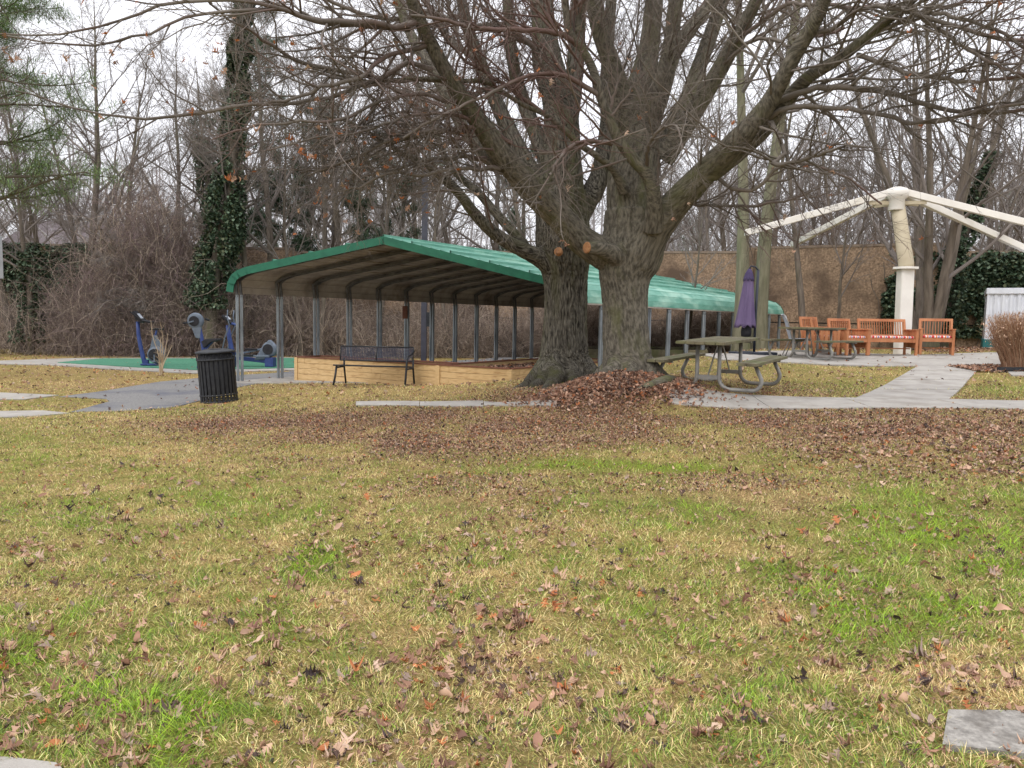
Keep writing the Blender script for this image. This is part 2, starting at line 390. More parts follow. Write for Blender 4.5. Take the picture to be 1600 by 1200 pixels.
# carport slab, far asphalt strip behind it
LN = lambda n: Vector((-6.52+.655*n, 18.3+1.008*n)); RNn = lambda n: Vector((1.41+.724*n, 17.0+1.008*n))
drape([[LN(0)+Vector((-.35, -.35)), Vector((-1.0, 17.0)), Vector((.6, 18.2)), RNn(12)+Vector((-1.2, .6)), LN(12)+Vector((-.4, .4))]], 'carport_slab', M_conc, lift=.03, step=.6)
drape([[LN(3)+Vector((-1.9, .9)), LN(3)+Vector((-.6, .3)), LN(12)+Vector((-.6, 1)), LN(12)+Vector((-1.4, 1.6))]], 'back_path', M_asph, lift=.02, step=.6)
# corner of a footing slab (bottom right) and kerb tip (bottom left)
q = [g2(1481, 1119), g2(1600, 1121), g2(1720, 1128), g2(1760, 1190), g2(1600, 1186), g2(1472, 1172)]
drape([q], 'footing_slab', M_conc_old, lift=.022, step=.06)
drape([[g2(-130, 1190), g2(15, 1191), g2(88, 1199), g2(120, 1230), g2(-130, 1260)]], 'kerb', M_conc, lift=.012, step=.1)
PAVE = []   # rough no-grass tests, in world xy
for o in list(COL.objects):
    if o.name in ('sidewalk', 'patio_path', 'patio', 'side_walk', 'near_path', 'left_path', 'asphalt_path', 'exercise_pad_border', 'footing_slab', 'kerb', 'carport_slab'):
        me_ = o.data; vv = np.empty(len(me_.vertices)*3, np.float32); me_.vertices.foreach_get('co', vv); vv = vv.reshape(-1, 3)
        for p in me_.polygons:
            if len(p.vertices) == 3: PAVE.append(vv[list(p.vertices)][:, :2])
PAVE = np.array(PAVE)
# raster mask at 4 cm
MX0, MY0, MS = -18.0, 1.5, .04; MW, MH = 900, 720
PM = np.zeros((MH, MW), bool)
for t in PAVE:
    lo = np.floor((t.min(0)-(MX0, MY0))/MS).astype(int); hi = np.ceil((t.max(0)-(MX0, MY0))/MS).astype(int)
    lo = np.clip(lo, 0, (MW-1, MH-1)); hi = np.clip(hi, 0, (MW-1, MH-1))
    if (hi <= lo).any(): continue
    jx, jy = np.meshgrid(np.arange(lo[0], hi[0]+1), np.arange(lo[1], hi[1]+1)); X = MX0+(jx+.5)*MS; Y = MY0+(jy+.5)*MS
    s = lambda a, b: (b[0]-a[0])*(Y-a[1])-(b[1]-a[1])*(X-a[0])
    e0, e1, e2 = s(t[0], t[1]), s(t[1], t[2]), s(t[2], t[0])
    ins = ((e0 >= 0) & (e1 >= 0) & (e2 >= 0)) | ((e0 <= 0) & (e1 <= 0) & (e2 <= 0))
    PM[jy[ins], jx[ins]] = True
def paved(x, y):
    i = ((y-MY0)/MS).astype(int); j = ((x-MX0)/MS).astype(int); ok = (i >= 0) & (i < MH) & (j >= 0) & (j < MW)
    r = np.zeros(x.shape, bool); r[ok] = PM[i[ok], j[ok]]; return r

# ------------------------------------------------------------------ grass blades (uncountable: one object)
rg = np.random.default_rng(11)
def scatter(y0, y1, dens, pad=.6):
    wmax = y1*.70+pad; n = int((y1-y0)*2*wmax*dens); x = rg.uniform(-wmax, wmax, n); y = rg.uniform(y0, y1, n)
    k = np.abs(x) < y*.70+pad; return x[k], y[k]
BX, BY = [], []
for (a, b, d) in [(2.2, 3.5, 15000), (3.5, 5, 11000), (5, 7, 6500), (7, 9.5, 3300), (9.5, 13, 1500), (13, 18, 420), (18, 26, 110)]:
    x, y = scatter(a, b, d); BX.append(x); BY.append(y)
x = np.concatenate(BX); y = np.concatenate(BY)
k = ~paved(x, y); x = x[k]; y = y[k]; z = ground(x, y)
g, dry, lit = cover(x, y, z)
k = rg.random(len(x)) < np.clip(.95-lit*.55, .15, 1)*(.45+.75*fbm(x*5, y*5, 3.3, 2)); x, y, z, g, dry = x[k], y[k], z[k], g[k], dry[k]
n = len(x); far = np.clip(y/10, .75, 2.2)
ln = rg.uniform(.016, .052, n)*(1+.55*g)*np.clip(far, .9, 1.3); ln *= np.where(rg.random(n) < .05, 1.5, 1)
wd = rg.uniform(.0010, .0022, n)*far*1.2
clump = 2*PI*fbm(x*3, y*3, 9.1, 2)*3
az = clump+rg.normal(0, 1.2, n); lean = rg.uniform(.35, 1.35, n); lean2 = np.clip(lean+rg.uniform(.1, .7, n), 0, 1.62)
d1 = np.stack([np.cos(az)*np.sin(lean), np.sin(az)*np.sin(lean), np.cos(lean)], -1)
az2 = az+rg.normal(0, .5, n); d2 = np.stack([np.cos(az2)*np.sin(lean2), np.sin(az2)*np.sin(lean2), np.cos(lean2)], -1)
sd_ = rg.uniform(0, 2*PI, n); side = np.stack([np.cos(sd_), np.sin(sd_), np.zeros(n)], -1)
b0 = np.stack([x, y, z-.004+rg.uniform(0, .012, n)], -1)
L_ = ln[:, None]; W = wd[:, None]
V = np.stack([b0-side*W, b0+side*W, b0+d1*L_*.55-side*W*.8, b0+d1*L_*.55+side*W*.8, b0+d1*L_*.55+d2*L_*.45], 1).reshape(-1, 3)
o5 = np.arange(n)[:, None]*5
F = np.concatenate([o5+[0, 1, 3], o5+[0, 3, 2], o5+[2, 3, 4]], 0)
pg = lin(134, 158, 66); py_ = lin(168, 164, 94); pt_ = lin(222, 194, 142); pd = lin(94, 118, 62)
u = rg.random(n); c = np.empty((n, 3)); c[:] = py_
pgr = np.clip(.16+g*.62, 0, 1); c[u < pgr] = pg; m_ = rg.random(n) < (.36+.5*dry)*np.clip(1-.6*g, .1, 1); c[m_] = pt_
m_ = rg.random(n) < .12*(1+g); c[m_] = pd
m_ = rg.random(n) < .12; c[m_] = lin(142, 122, 88)
m_ = rg.random(n) < np.clip(g-1.0, 0, .6); c[m_] = lin(148, 178, 56); c = 1.28*c*rg.uniform(.5, 1.4, (n, 1))*(1+rg.normal(0, .04, (n, 3)))
C = np.repeat(np.concatenate([np.clip(c, .01, 1), np.ones((n, 1))], 1), 5, 0)
me = arrmesh('lawn_grass', V, F, {'gc': ('FLOAT_COLOR', C)})
def leafmat(name, rough=.6, tr=.25):
    m = mat(name, (1, 1, 1), None, rough=rough, attr='gc', spec=.2); nt = m.node_tree; N = nt.nodes; L = nt.links
    b = N['Principled BSDF']; t = N.new('ShaderNodeBsdfTranslucent'); mx = N.new('ShaderNodeMixShader'); mx.inputs[0].default_value = tr
    a = [q for q in N if q.type == 'ATTRIBUTE'][0]; L.new(a.outputs['Color'], t.inputs['Color'])
    L.new(b.outputs[0], mx.inputs[1]); L.new(t.outputs[0], mx.inputs[2]); L.new(mx.outputs[0], N['Material Output'].inputs['Surface']); return m
M_blade = leafmat('grass blades'); M_leaf = leafmat('dry leaves', .55, .12)
tag(link('lawn_grass', me, M_blade), 'short matted winter grass, green and straw, over the whole lawn', 'grass', kind='stuff')

# ------------------------------------------------------------------ fallen leaves
def oak_outline(seed):
    r = random.Random(seed); pts = [(0, .0), (.08, .03)]
    for k, (x0, wd_) in enumerate([(.22, .30), (.45, .46), (.70, .34)]):
        w_ = wd_*r.uniform(.8, 1.15)
        pts += [(x0-.06, .10), (x0+.03, w_*.62), (x0+.10, w_*.9), (x0+.13, w_*.6), (x0+.11, .13)]
    pts += [(1.0, .0)]; return pts
def leaf_proto(seed):
    o = oak_outline(seed); up = o[1:-1]; n = len(up)
    V = [(x, 0, 0) for x, _ in up]+[(x, y, 0) for x, y in up]+[(x, -y, 0) for x, y in up]+[(1.0, 0, 0), (-.18, 0, 0), (-.18, .012, 0)]
    F = []
    for k in range(n-1):
        F += [(k, k+1, n+k+1), (k, n+k+1, n+k), (k, 2*n+k, 2*n+k+1), (k, 2*n+k+1, k+1)]
    F += [(n-1, 3*n, 2*n-1), (n-1, 3*n-1, 3*n), (0, 3*n+2, 3*n+1)]
    return np.array(V, float), np.array(F)
PRO = [leaf_proto(k) for k in range(4)]
def plain_leaf():
    t = np.linspace(0, 1, 7); w_ = .22*np.sin(t*PI)**.8; V = [(a, 0, 0) for a in t]+[(a, b, 0) for a, b in zip(t, w_)]+[(a, -b, 0) for a, b in zip(t, w_)]; F = []
    for k in range(6): F += [(k, k+1, 8+k), (k, 8+k, 7+k), (k, 14+k, 15+k), (k, 15+k, k+1)]
    return np.array(V, float), np.array(F)
PRO += [plain_leaf(), plain_leaf()]
SV = np.array([(0, 0, 0), (.35, .34, 0), (.5, .12, 0), (.75, .3, 0), (1, 0, 0), (.75, -.3, 0), (.5, -.12, 0), (.35, -.34, 0)], float); SF = np.array([(0, 1, 2), (2, 3, 4), (0, 2, 6), (2, 4, 6), (6, 4, 5), (0, 6, 7)])
LC = np.array([lin(158, 120, 98), lin(186, 150, 126), lin(128, 94, 78), lin(196, 162, 136), lin(92, 74, 66), lin(184, 116, 74), lin(160, 138, 124), lin(72, 60, 58), lin(196, 168, 146)])
def leaves(x, y, z, size, proto, tilt=.45, prob=None, dz=.01):
    PV, PF = proto; n = len(x); K = len(PV)
    cu, cv, tw = rg.uniform(-1.2, 3.0, n), rg.uniform(-.9, 1.6, n), rg.uniform(-1.0, 1.0, n)
    X = np.repeat(PV[None], n, 0); q = X.copy()
    q[..., 2] = cu[:, None]*(X[..., 1]**2)*1.6+cv[:, None]*(X[..., 0]-.4)**2*.7+tw[:, None]*X[..., 1]*(X[..., 0]-.5)+.10*np.sin(X[..., 0]*9+X[..., 1]*6+rg.uniform(0, 6, n)[:, None])*.5
    q[..., 0] -= .45
    a = rg.uniform(0, 2*PI, n); t = np.abs(rg.normal(0, tilt, n)); b = rg.uniform(0, 2*PI, n)
    def rot(ax, an):
        c, s = np.cos(an), np.sin(an); M = np.zeros((n, 3, 3))
        if ax == 'z': M[:, 0, 0] = c; M[:, 0, 1] = -s; M[:, 1, 0] = s; M[:, 1, 1] = c; M[:, 2, 2] = 1
        else: M[:, 1, 1] = c; M[:, 1, 2] = -s; M[:, 2, 1] = s; M[:, 2, 2] = c; M[:, 0, 0] = 1
        return M
    M = rot('z', b) @ rot('x', t) @ rot('z', a)
    q = np.einsum('nij,nkj->nki', M, q)*size[:, None, None]
    q += np.stack([x, y, z+dz+.22*size*np.sin(t)], -1)[:, None]
    F = (np.arange(n)[:, None, None]*K+PF[None]).reshape(-1, 3)
    p = prob if prob is not None else np.array([.2, .16, .15, .12, .1, .06, .1, .06, .05]); p = p/p.sum()
    c = LC[rg.choice(len(LC), n, p=p)]*rg.uniform(.75, 1.15, (n, 1))*(.95 if K < 9 else 1.0)
    C = np.repeat(np.concatenate([np.clip(c, 0, 1), np.ones((n, 1))], 1), K, 0)
    return q.reshape(-1, 3), F, C
def merge(parts):
    V, F, C = [], [], []; o = 0
    for v, f, c in parts: V.append(v); F.append(f+o); C.append(c); o += len(v)
    return np.concatenate(V), np.concatenate(F), np.concatenate(C)
parts = []
x, y = scatter(2.2, 8.5, 400); z = ground(x, y); px_, py2 = proj(x, y, z)
cl_ = fbm(x*1.6, y*1.6, 6.6, 3); g, dry, lit = cover(x, y, z)
pr = np.clip((cl_-.42)*3.2, .10, 1)*(.4+1.2*(fbm(x*5, y*5, 2.2, 2) > .5))*np.clip(.25+(py2-760)/260, .12, 1.9)+.10*ell(px_, py2, 1500, 850, 150, 60)
pr = pr+.7*ell(px_, py2, 80, 1110, 330, 95)+.3*ell(px_, py2, 770, 975, 60, 20)
pr = pr*np.where(paved(x, y), .12, 1)
k = rg.random(len(x)) < pr; x, y, z = x[k], y[k], z[k]
pick = rg.integers(0, 6, len(x))
for q_ in range(6):
    s_ = pick == q_; parts.append(leaves(x[s_], y[s_], z[s_], rg.uniform(.022, .078, s_.sum())*(.7+.6*rg.random(s_.sum())), PRO[q_], .55, dz=.010))
x, y = scatter(6.5, 14.5, 1300); z = ground(x, y); g, dry, lit = cover(x, y, z); px_, py2 = proj(x, y, z)
pr = np.clip(lit-.10, 0, 1)**1.3*.17+.30*ell(px_, py2, 1510, 700, 230, 48)*np.clip((fbm(x*2.2, y*2.2, 1.1, 4)-.44)*4, 0, .8)+.008
k = (rg.random(len(x)) < pr) & (~paved(x, y) | (rg.random(len(x)) < .05)); x, y, z = x[k], y[k], z[k]
parts.append(leaves(x, y, z, rg.uniform(.02, .055, len(x))*np.where(px_[k] > 1250, 1.35, 1), (SV, SF), .6, dz=.008))
# crumbled leaf fragments worked into the turf
BV = np.array([(0, 0, 0), (.5, .45, .1), (1, 0, 0), (.5, -.5, .1)], float); BF = np.array([(0, 1, 2), (0, 2, 3)])
x, y = scatter(6.5, 13.5, 2600); z = ground(x, y); g, dry, lit = cover(x, y, z); k = (rg.random(len(x)) < np.clip(lit*.85+.03, 0, 1)) & ~paved(x, y); x, y, z = x[k], y[k], z[k]
parts.append(leaves(x, y, z, rg.uniform(.010, .030, len(x)), (BV, BF), .5, dz=.006))
x, y = scatter(2.2, 6.5, 900); z = ground(x, y); cl2 = fbm(x*2.0, y*2.0, 3.6, 3); k = (rg.random(len(x)) < np.clip((cl2-.42)*3, .05, .8)) & ~paved(x, y); x, y, z = x[k], y[k], z[k]
parts.append(leaves(x, y, z, rg.uniform(.008, .026, len(x)), (BV, BF), .6, dz=.010))
# mound
n = 10000; x = MD.x-.02+rg.normal(0, .56, n); y = MD.y-.05+rg.normal(0, .40, n); z = ground(x, y)
k = ((x-MD.x)/2.1)**2+((y-MD.y)/1.25)**2 < 1; x, y, z = x[k], y[k], z[k]
parts.append(leaves(x, y, z+rg.uniform(0, .05, len(x)), rg.uniform(.03, .07, len(x)), (SV, SF), .8, prob=np.array([.25, .22, .16, .08, .12, .05, .07, .03, .02])))
# thin scatter further back, on paving, and the bed at the right edge
x, y = scatter(13, 30, 22); z = ground(x, y); k = rg.random(len(x)) < np.where(paved(x, y), .08, .6); x, y, z = x[k], y[k], z[k]
parts.append(leaves(x, y, z+.015, rg.uniform(.05, .09, len(x)), (SV, SF), .4))
n = 3500; x = rg.uniform(9.2, 13, n); y = rg.uniform(15.2, 16.3, n); z = ground(x, y); parts.append(leaves(x, y, z+.02, rg.uniform(.05, .09, n), (SV, SF), .5))
n = 3000; x = rg.uniform(12.0, 19, n); y = rg.uniform(21.2, 24, n); z = ground(x, y); parts.append(leaves(x, y, z+.02, rg.uniform(.05, .09, n), (SV, SF), .5))
V, F, C = merge(parts); print('leaf faces', len(F))
tag(link('leaf_litter', arrmesh('leaf_litter', V, F, {'gc': ('FLOAT_COLOR', C)}), M_leaf), 'fallen brown oak leaves scattered on the lawn and heaped at the foot of the trees', 'leaves', kind='stuff')
# ------------------------------------------------------------------ materials for things
M_galv = mat('galvanised steel', lin(120, 128, 134), lin(168, 176, 182), rough=.45, metal=.55, scale=5, detail=8, stretch=(1, 1, .25), bump=.001, c3=lin(98, 100, 104), s3=3)
M_rib = mat('dull galvanised rib', lin(78, 76, 74), lin(112, 110, 108), rough=.6, metal=.4, scale=6, detail=6)
M_groof = mat('green painted roof sheet', lin(92, 150, 132), lin(122, 174, 156), rough=.5, scale=1.6, detail=9, stretch=(1, 1, 3), c3=lin(160, 196, 178), s3=.8, lo3=.5, hi3=.75)
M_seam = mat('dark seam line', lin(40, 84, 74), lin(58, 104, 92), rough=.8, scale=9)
M_gtrim = mat('green trim', lin(30, 90, 70), lin(38, 104, 80), rough=.45, scale=5, detail=6)
M_under = mat('roof underside sheet', lin(152, 143, 133), lin(176, 167, 155), rough=.7, scale=3, detail=7, c3=lin(115, 104, 94), s3=1.1)
M_timber = mat('new pine boards', lin(186, 154, 106), lin(206, 176, 130), rough=.75, scale=7, detail=8, stretch=(1, 1, 7), bump=.001, c3=lin(158, 124, 82), s3=3.2, lo3=.55, hi3=.7)
M_timber_old = mat('weathered planks', lin(90, 84, 68), lin(126, 118, 94), rough=.9, scale=5, detail=9, bump=.003, bscale=40, c3=lin(98, 100, 68), s3=2.4, lo3=.45, hi3=.65)
M_cap = mat('brown cap board', lin(104, 66, 52), lin(124, 82, 64), rough=.7, scale=6)
M_soil = mat('dark potting soil', lin(48, 40, 36), lin(78, 64, 56), rough=1, scale=20, detail=9, bump=.03)
M_black = mat('black coated steel', lin(34, 35, 38), lin(46, 48, 52), rough=.5, scale=12, detail=6, c3=lin(62, 62, 64), s3=5, lo3=.6, hi3=.75)
M_navy = mat('dark blue steel', lin(44, 46, 60), lin(58, 60, 76), rough=.5, scale=9)
M_blue = mat('blue painted steel', lin(50, 64, 116), lin(62, 80, 134), rough=.45, scale=5, detail=6, c3=lin(72, 92, 150), s3=2.5, lo3=.6, hi3=.8)
M_grey = mat('grey machine cover', lin(92, 102, 114), lin(112, 122, 134), rough=.5, scale=5, detail=6)
M_dk = mat('black rubber', lin(34, 34, 38), lin(48, 48, 52), rough=.7, scale=10)
M_screen = mat('display panel', lin(190, 196, 205), None, rough=.3)
M_pipe = mat('galvanised pipe', lin(128, 126, 122), lin(158, 156, 150), rough=.55, metal=.35, scale=6, detail=8, c3=lin(108, 100, 90), s3=3)
M_teak = mat('orange stained hardwood', lin(168, 108, 72), lin(192, 134, 94), rough=.55, scale=6, detail=8, stretch=(1, 1, .3), c3=lin(150, 90, 56), s3=3)
M_beige = mat('beige powder coat', lin(217, 212, 204), lin(227, 223, 215), rough=.45, scale=2, detail=6, c3=lin(200, 192, 174), s3=1, lo3=.55, hi3=.8)
M_beige2 = mat('darker beige powder coat', lin(172, 160, 134), lin(184, 172, 148), rough=.5, scale=2)
M_purple = mat('faded purple canvas', lin(92, 78, 108), lin(112, 97, 128), rough=.9, scale=4, detail=6, stretch=(1, 1, .3), bump=.004)
M_purpled = mat('dark purple canvas', lin(62, 52, 82), lin(76, 66, 96), rough=.9, scale=4)
M_umb = mat('umbrella pole', lin(42, 46, 56), lin(54, 58, 70), rough=.5, scale=6)
M_white = mat('white corrugated sheet', lin(206, 209, 216), lin(222, 225, 230), rough=.5, scale=2, detail=7, stretch=(1, 1, .4), c3=lin(186, 188, 196), s3=1.5)
M_teal = mat('teal base', lin(36, 92, 92), lin(46, 104, 102), rough=.6, scale=4)
M_pole = mat('dark bronze pole', lin(58, 58, 66), lin(70, 70, 80), rough=.5, scale=4)
M_wall = mat('exposed aggregate panel', lin(100, 82, 66), lin(176, 150, 124), rough=.95, scale=14, detail=12, bump=.02, bscale=22, c3=lin(96, 80, 66), s3=.6, lo3=.45, hi3=.62, lo=.3, hi=.7)
M_wallcap = mat('concrete coping', lin(120, 104, 90), lin(140, 124, 108), rough=.9, scale=5)
M_sign = mat('grey sign back', lin(128, 130, 134), lin(144, 146, 150), rough=.5, metal=.4, scale=5)
M_brick = mat('drab render', lin(120, 112, 108), lin(132, 124, 118), rough=.9, scale=4)
M_shingle = mat('grey brown shingles', lin(104, 96, 98), lin(120, 110, 112), rough=.9, scale=8, stretch=(1, 1, 6))
M_fabric_w = mat('grey sling mesh', lin(188, 192, 206), lin(202, 206, 216), rough=.8, scale=20)
def cushion_mat():
    m = mat('striped cushion', (1, 1, 1)); nt = m.node_tree; N = nt.nodes; L = nt.links
    tc = N.new('ShaderNodeTexCoord'); sp = N.new('ShaderNodeSeparateXYZ'); L.new(tc.outputs['Object'], sp.inputs[0])
    mu = N.new('ShaderNodeMath'); mu.operation = 'MULTIPLY_ADD'; mu.inputs[1].default_value = 5.0; L.new(sp.outputs['X'], mu.inputs[0])
    mz = N.new('ShaderNodeMath'); mz.operation = 'MULTIPLY'; mz.inputs[1].default_value = 2.0; L.new(sp.outputs['Y'], mz.inputs[0]); L.new(mz.outputs[0], mu.inputs[2])
    fr = N.new('ShaderNodeMath'); fr.operation = 'FRACT'; L.new(mu.outputs[0], fr.inputs[0])
    cr = N.new('ShaderNodeValToRGB'); cr.color_ramp.interpolation = 'CONSTANT'
    cols = [(0, lin(196, 60, 56)), (.15, lin(226, 214, 206)), (.32, lin(214, 120, 70)), (.48, lin(210, 200, 200)), (.6, lin(90, 100, 150)), (.72, lin(220, 190, 180)), (.86, lin(190, 70, 80))]
    e = cr.color_ramp.elements; e[0].color = (*cols[0][1], 1); e[1].position = cols[1][0]; e[1].color = (*cols[1][1], 1)
    for p, c in cols[2:]: q = e.new(p); q.color = (*c, 1)
    L.new(fr.outputs[0], cr.inputs[0]); L.new(cr.outputs[0], N['Principled BSDF'].inputs['Base Color']); N['Principled BSDF'].inputs['Roughness'].default_value = .9
    return m
M_cush = cushion_mat()
Z3 = lambda v, z: Vector((v[0], v[1], z))

# ------------------------------------------------------------------ long carport
PROF = [(-.016, .52), (-.012, .72), (.0, .90), (.016, 1.0), (.045, 1.09), (.462, 1.796), (.935, .905), (.972, .80), (.990, .66), (1.0, .50), (1.003, .38)]
def cps(n, s, H, dz=0): a = LN(n); b = RNn(n); q = a.lerp(b, s); return Vector((q.x, q.y, CAMZ+H+dz))
cp = empty('carport', (LN(0).x, LN(0).y, gz(*LN(0))), label='long green metal roofed carport open on all sides over raised beds', cat='carport'); co = cp.location
def fine_prof(rib):
    out = []
    for (s0, h0), (s1, h1) in zip(PROF, PROF[1:]):
        l = math.hypot((s1-s0)*8.04, h1-h0); n = max(1, round(l/.23))
        for k in range(n):
            t = k/n; out.append((s0+(s1-s0)*t, h0+(h1-h0)*t, 0))
            if rib:
                big_ = .055 if (k % 4) == 2 else .016
                for dt, dh in ((.80, 0), (.82, big_), (.94, big_), (.96, 0)):
                    t2 = (k+dt)/n; out.append((s0+(s1-s0)*t2, h0+(h1-h0)*t2, dh))
    out.append((PROF[-1][0], PROF[-1][1], 0)); return out
fp = fine_prof(True)
NS = [-.12, 3.5, 6.2, 9.0, 12.15]
for k in range(4):      # roof bays with slight overlaps
    mb = MB(); n0, n1 = NS[k], NS[k+1]+(.05 if k < 3 else 0); lift = .003*(3-k)
    vs = [cps(n_, s, h, d+.04+lift) for n_ in (n0, n1) for (s, h, d) in fp]; m_ = len(fp)
    mb.add(vs, [(i, i+1, m_+i+1, m_+i) for i in range(m_-1)])
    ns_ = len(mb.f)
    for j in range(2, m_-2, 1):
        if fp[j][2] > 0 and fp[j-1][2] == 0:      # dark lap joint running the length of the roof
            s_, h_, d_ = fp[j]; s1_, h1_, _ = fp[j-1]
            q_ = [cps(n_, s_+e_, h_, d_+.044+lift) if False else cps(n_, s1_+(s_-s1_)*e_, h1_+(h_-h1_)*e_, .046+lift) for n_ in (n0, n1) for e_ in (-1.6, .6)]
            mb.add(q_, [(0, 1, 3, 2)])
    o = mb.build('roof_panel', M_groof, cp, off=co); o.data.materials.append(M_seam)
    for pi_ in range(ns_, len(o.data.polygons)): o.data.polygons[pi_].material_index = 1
fu = fine_prof(True); mb = MB(); vs = [cps(n_, s, h, -d*.5+.012) for n_ in (-.10, 12.12) for (s, h, d) in fu]; m_ = len(fu)
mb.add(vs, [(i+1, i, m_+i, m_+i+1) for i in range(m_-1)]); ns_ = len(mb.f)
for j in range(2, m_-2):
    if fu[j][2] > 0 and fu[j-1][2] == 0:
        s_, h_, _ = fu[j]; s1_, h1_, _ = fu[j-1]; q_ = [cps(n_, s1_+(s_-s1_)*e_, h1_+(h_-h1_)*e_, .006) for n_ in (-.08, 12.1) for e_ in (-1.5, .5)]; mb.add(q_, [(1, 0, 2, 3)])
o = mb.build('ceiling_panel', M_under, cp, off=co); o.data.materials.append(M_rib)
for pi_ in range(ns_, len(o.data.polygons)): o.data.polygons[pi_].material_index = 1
for n_ in (-.15, 12.2):
    mb = MB()
    for (s0, h0), (s1, h1) in zip(PROF, PROF[1:]):
        for e in (0,):
            a, b = cps(n_, s0, h0, .055), cps(n_, s1, h1, .055); t = (b-a).normalized(); nrm = Vector((0, 0, 1))
            ax = (RNn(n_)-LN(n_)).normalized(); ax = Vector((ax.x, ax.y, 0)); c2 = Vector((-t.z*ax.x, -t.z*ax.y, t.dot(ax)))
            mb.add([a, b, b-c2*.175, a-c2*.175], [(0, 1, 2, 3)])
    o = mb.build('fascia', M_gtrim, cp, off=co); sm = o.modifiers.new('thick', 'SOLIDIFY'); sm.thickness = .03; sm.offset = 0
for n_ in range(13):
    ax = (RNn(12)-RNn(0)).normalized(); mb = MB()
    for q in (-.058, .058):
        pts_ = [cps(n_, s, h-.06)+Vector((ax.x*q, ax.y*q, 0)) for s, h in [(.004, .50)]+PROF[2:8]+[(.985, .60), (.992, .36)]]
        for a, b in zip(pts_, pts_[1:]): mb.beam(a, b+(b-a).normalized()*.02, .055, .055)
    mb.build('rib', M_rib, cp, off=co)
    for q_, row in ((0.004, LN), (.992, RNn)):
        p = LN(n_).lerp(RNn(n_), q_); z0 = gz(p.x, p.y)-.02; top = CAMZ+(.50 if q_ < .5 else .38); mb = MB()
        for q in (-.058, .058): c = Vector((p.x+ax.x*q, p.y+ax.y*q, 0)); mb.box((c.x, c.y, (z0+top)/2), (.06, .06, top-z0), Matrix.Rotation(R(34), 3, 'Z'))
        mb.box((p.x, p.y, z0+.03), (.24, .14, .02), Matrix.Rotation(R(56), 3, 'Z'))
        mb.build('post', M_galv, cp, bevel=.006, off=co)
# small brown box screwed to the sixth post
bx_ = P(633, 488, 23.2); mb = MB().box(bx_, (.15, .10, .38)).box(bx_+Vector((0, -.055, .02)), (.12, .01, .28)); mb.build('junction_box', M_cap, cp, bevel=.006, off=co)

# ------------------------------------------------------------------ raised beds
def board_wall(mb, a, b, z0, z1, rows, th=.045, seed=0, inset=0):
    r = random.Random(seed); a = Vector((a[0], a[1], 0)); b = Vector((b[0], b[1], 0)); d = (b-a); l = d.length; d.normalize(); h = (z1-z0)/rows
    for k in range(rows):
        x = 0.0 if k % 2 else .28
        cuts = [0.0]+([x] if x else [])
        while cuts[-1] < l-.9: cuts.append(min(l, cuts[-1]+r.choice([1.2, 1.8, 2.4])))
        if cuts[-1] < l: cuts.append(l)
        for c0, c1 in zip(cuts, cuts[1:]):
            p0 = a+d*(c0+.002); p1 = a+d*(c1-.002); zc = z0+h*(k+.5)
            nn = Vector((d.y, -d.x, 0))*r.uniform(0, .004)
            mb.beam(Vector((p0.x, p0.y, zc))+nn, Vector((p1.x, p1.y, zc))+nn, th, h-.005)
def planter(name, A, B, C, D, zb, zt, rows, m, label, soil=.07, cap=True):
    rt = empty(name, (A[0], A[1], zb), label=label, cat='planter'); of = rt.location
    for i, (a, b) in enumerate(((A, B), (B, C), (C, D), (D, A))):
        mb = MB(); board_wall(mb, a, b, zb, zt, rows, seed=i+3); mb.build('side_wall', m, rt, bevel=.004, off=of)
    for p in (A, B, C, D): MB().box((p[0], p[1], (zb+zt)/2), (.10, .10, zt-zb-.01), Matrix.Rotation(R(-32), 3, 'Z')).build('corner_post', m, rt, bevel=.004, off=of)
    if cap:
        mb = MB()
        for a, b in ((A, B), (B, C), (C, D), (D, A)):
            mb.beam((a[0], a[1], zt+.013), (b[0], b[1], zt+.013), .10, .025)
        mb.build('cap_board', M_cap, rt, off=of)
    vs = [Vector((p[0], p[1], zt-soil)) for p in (A, B, C, D)]; G = 14; mb = MB(); gv = []
    for i in range(G+1):
        for j in range(G+1):
            q = vs[0].lerp(vs[1], i/G).lerp(vs[3].lerp(vs[2], i/G), j/G); gv.append(q+Vector((0, 0, random.uniform(-.03, .03))))
    mb.add(gv, [(i*(G+1)+j, (i+1)*(G+1)+j, (i+1)*(G+1)+j+1, i*(G+1)+j+1) for i in range(G) for j in range(G)])
    mb.build('soil', M_soil, rt, off=of); return rt
fA, fB = Vector((-5.21, 18.6)), Vector((-.03, 15.4)); fd = (fB-fA).normalized(); dd = Vector((.546, .838)); fM = fA+fd*4.28
planter('raised_bed', fA, fM, fM+dd*.75, fA+dd*.75, -.02, .635, 5, M_timber, 'long new pine board raised bed behind the black mesh bench')
planter('raised_bed', fM+fd*.012, fB, fB+dd*5.2, fM+fd*.012+dd*5.2, -.02, .632, 5, M_timber, 'pine board raised bed full of dark soil and leaves left of the big trunks', soil=.10)
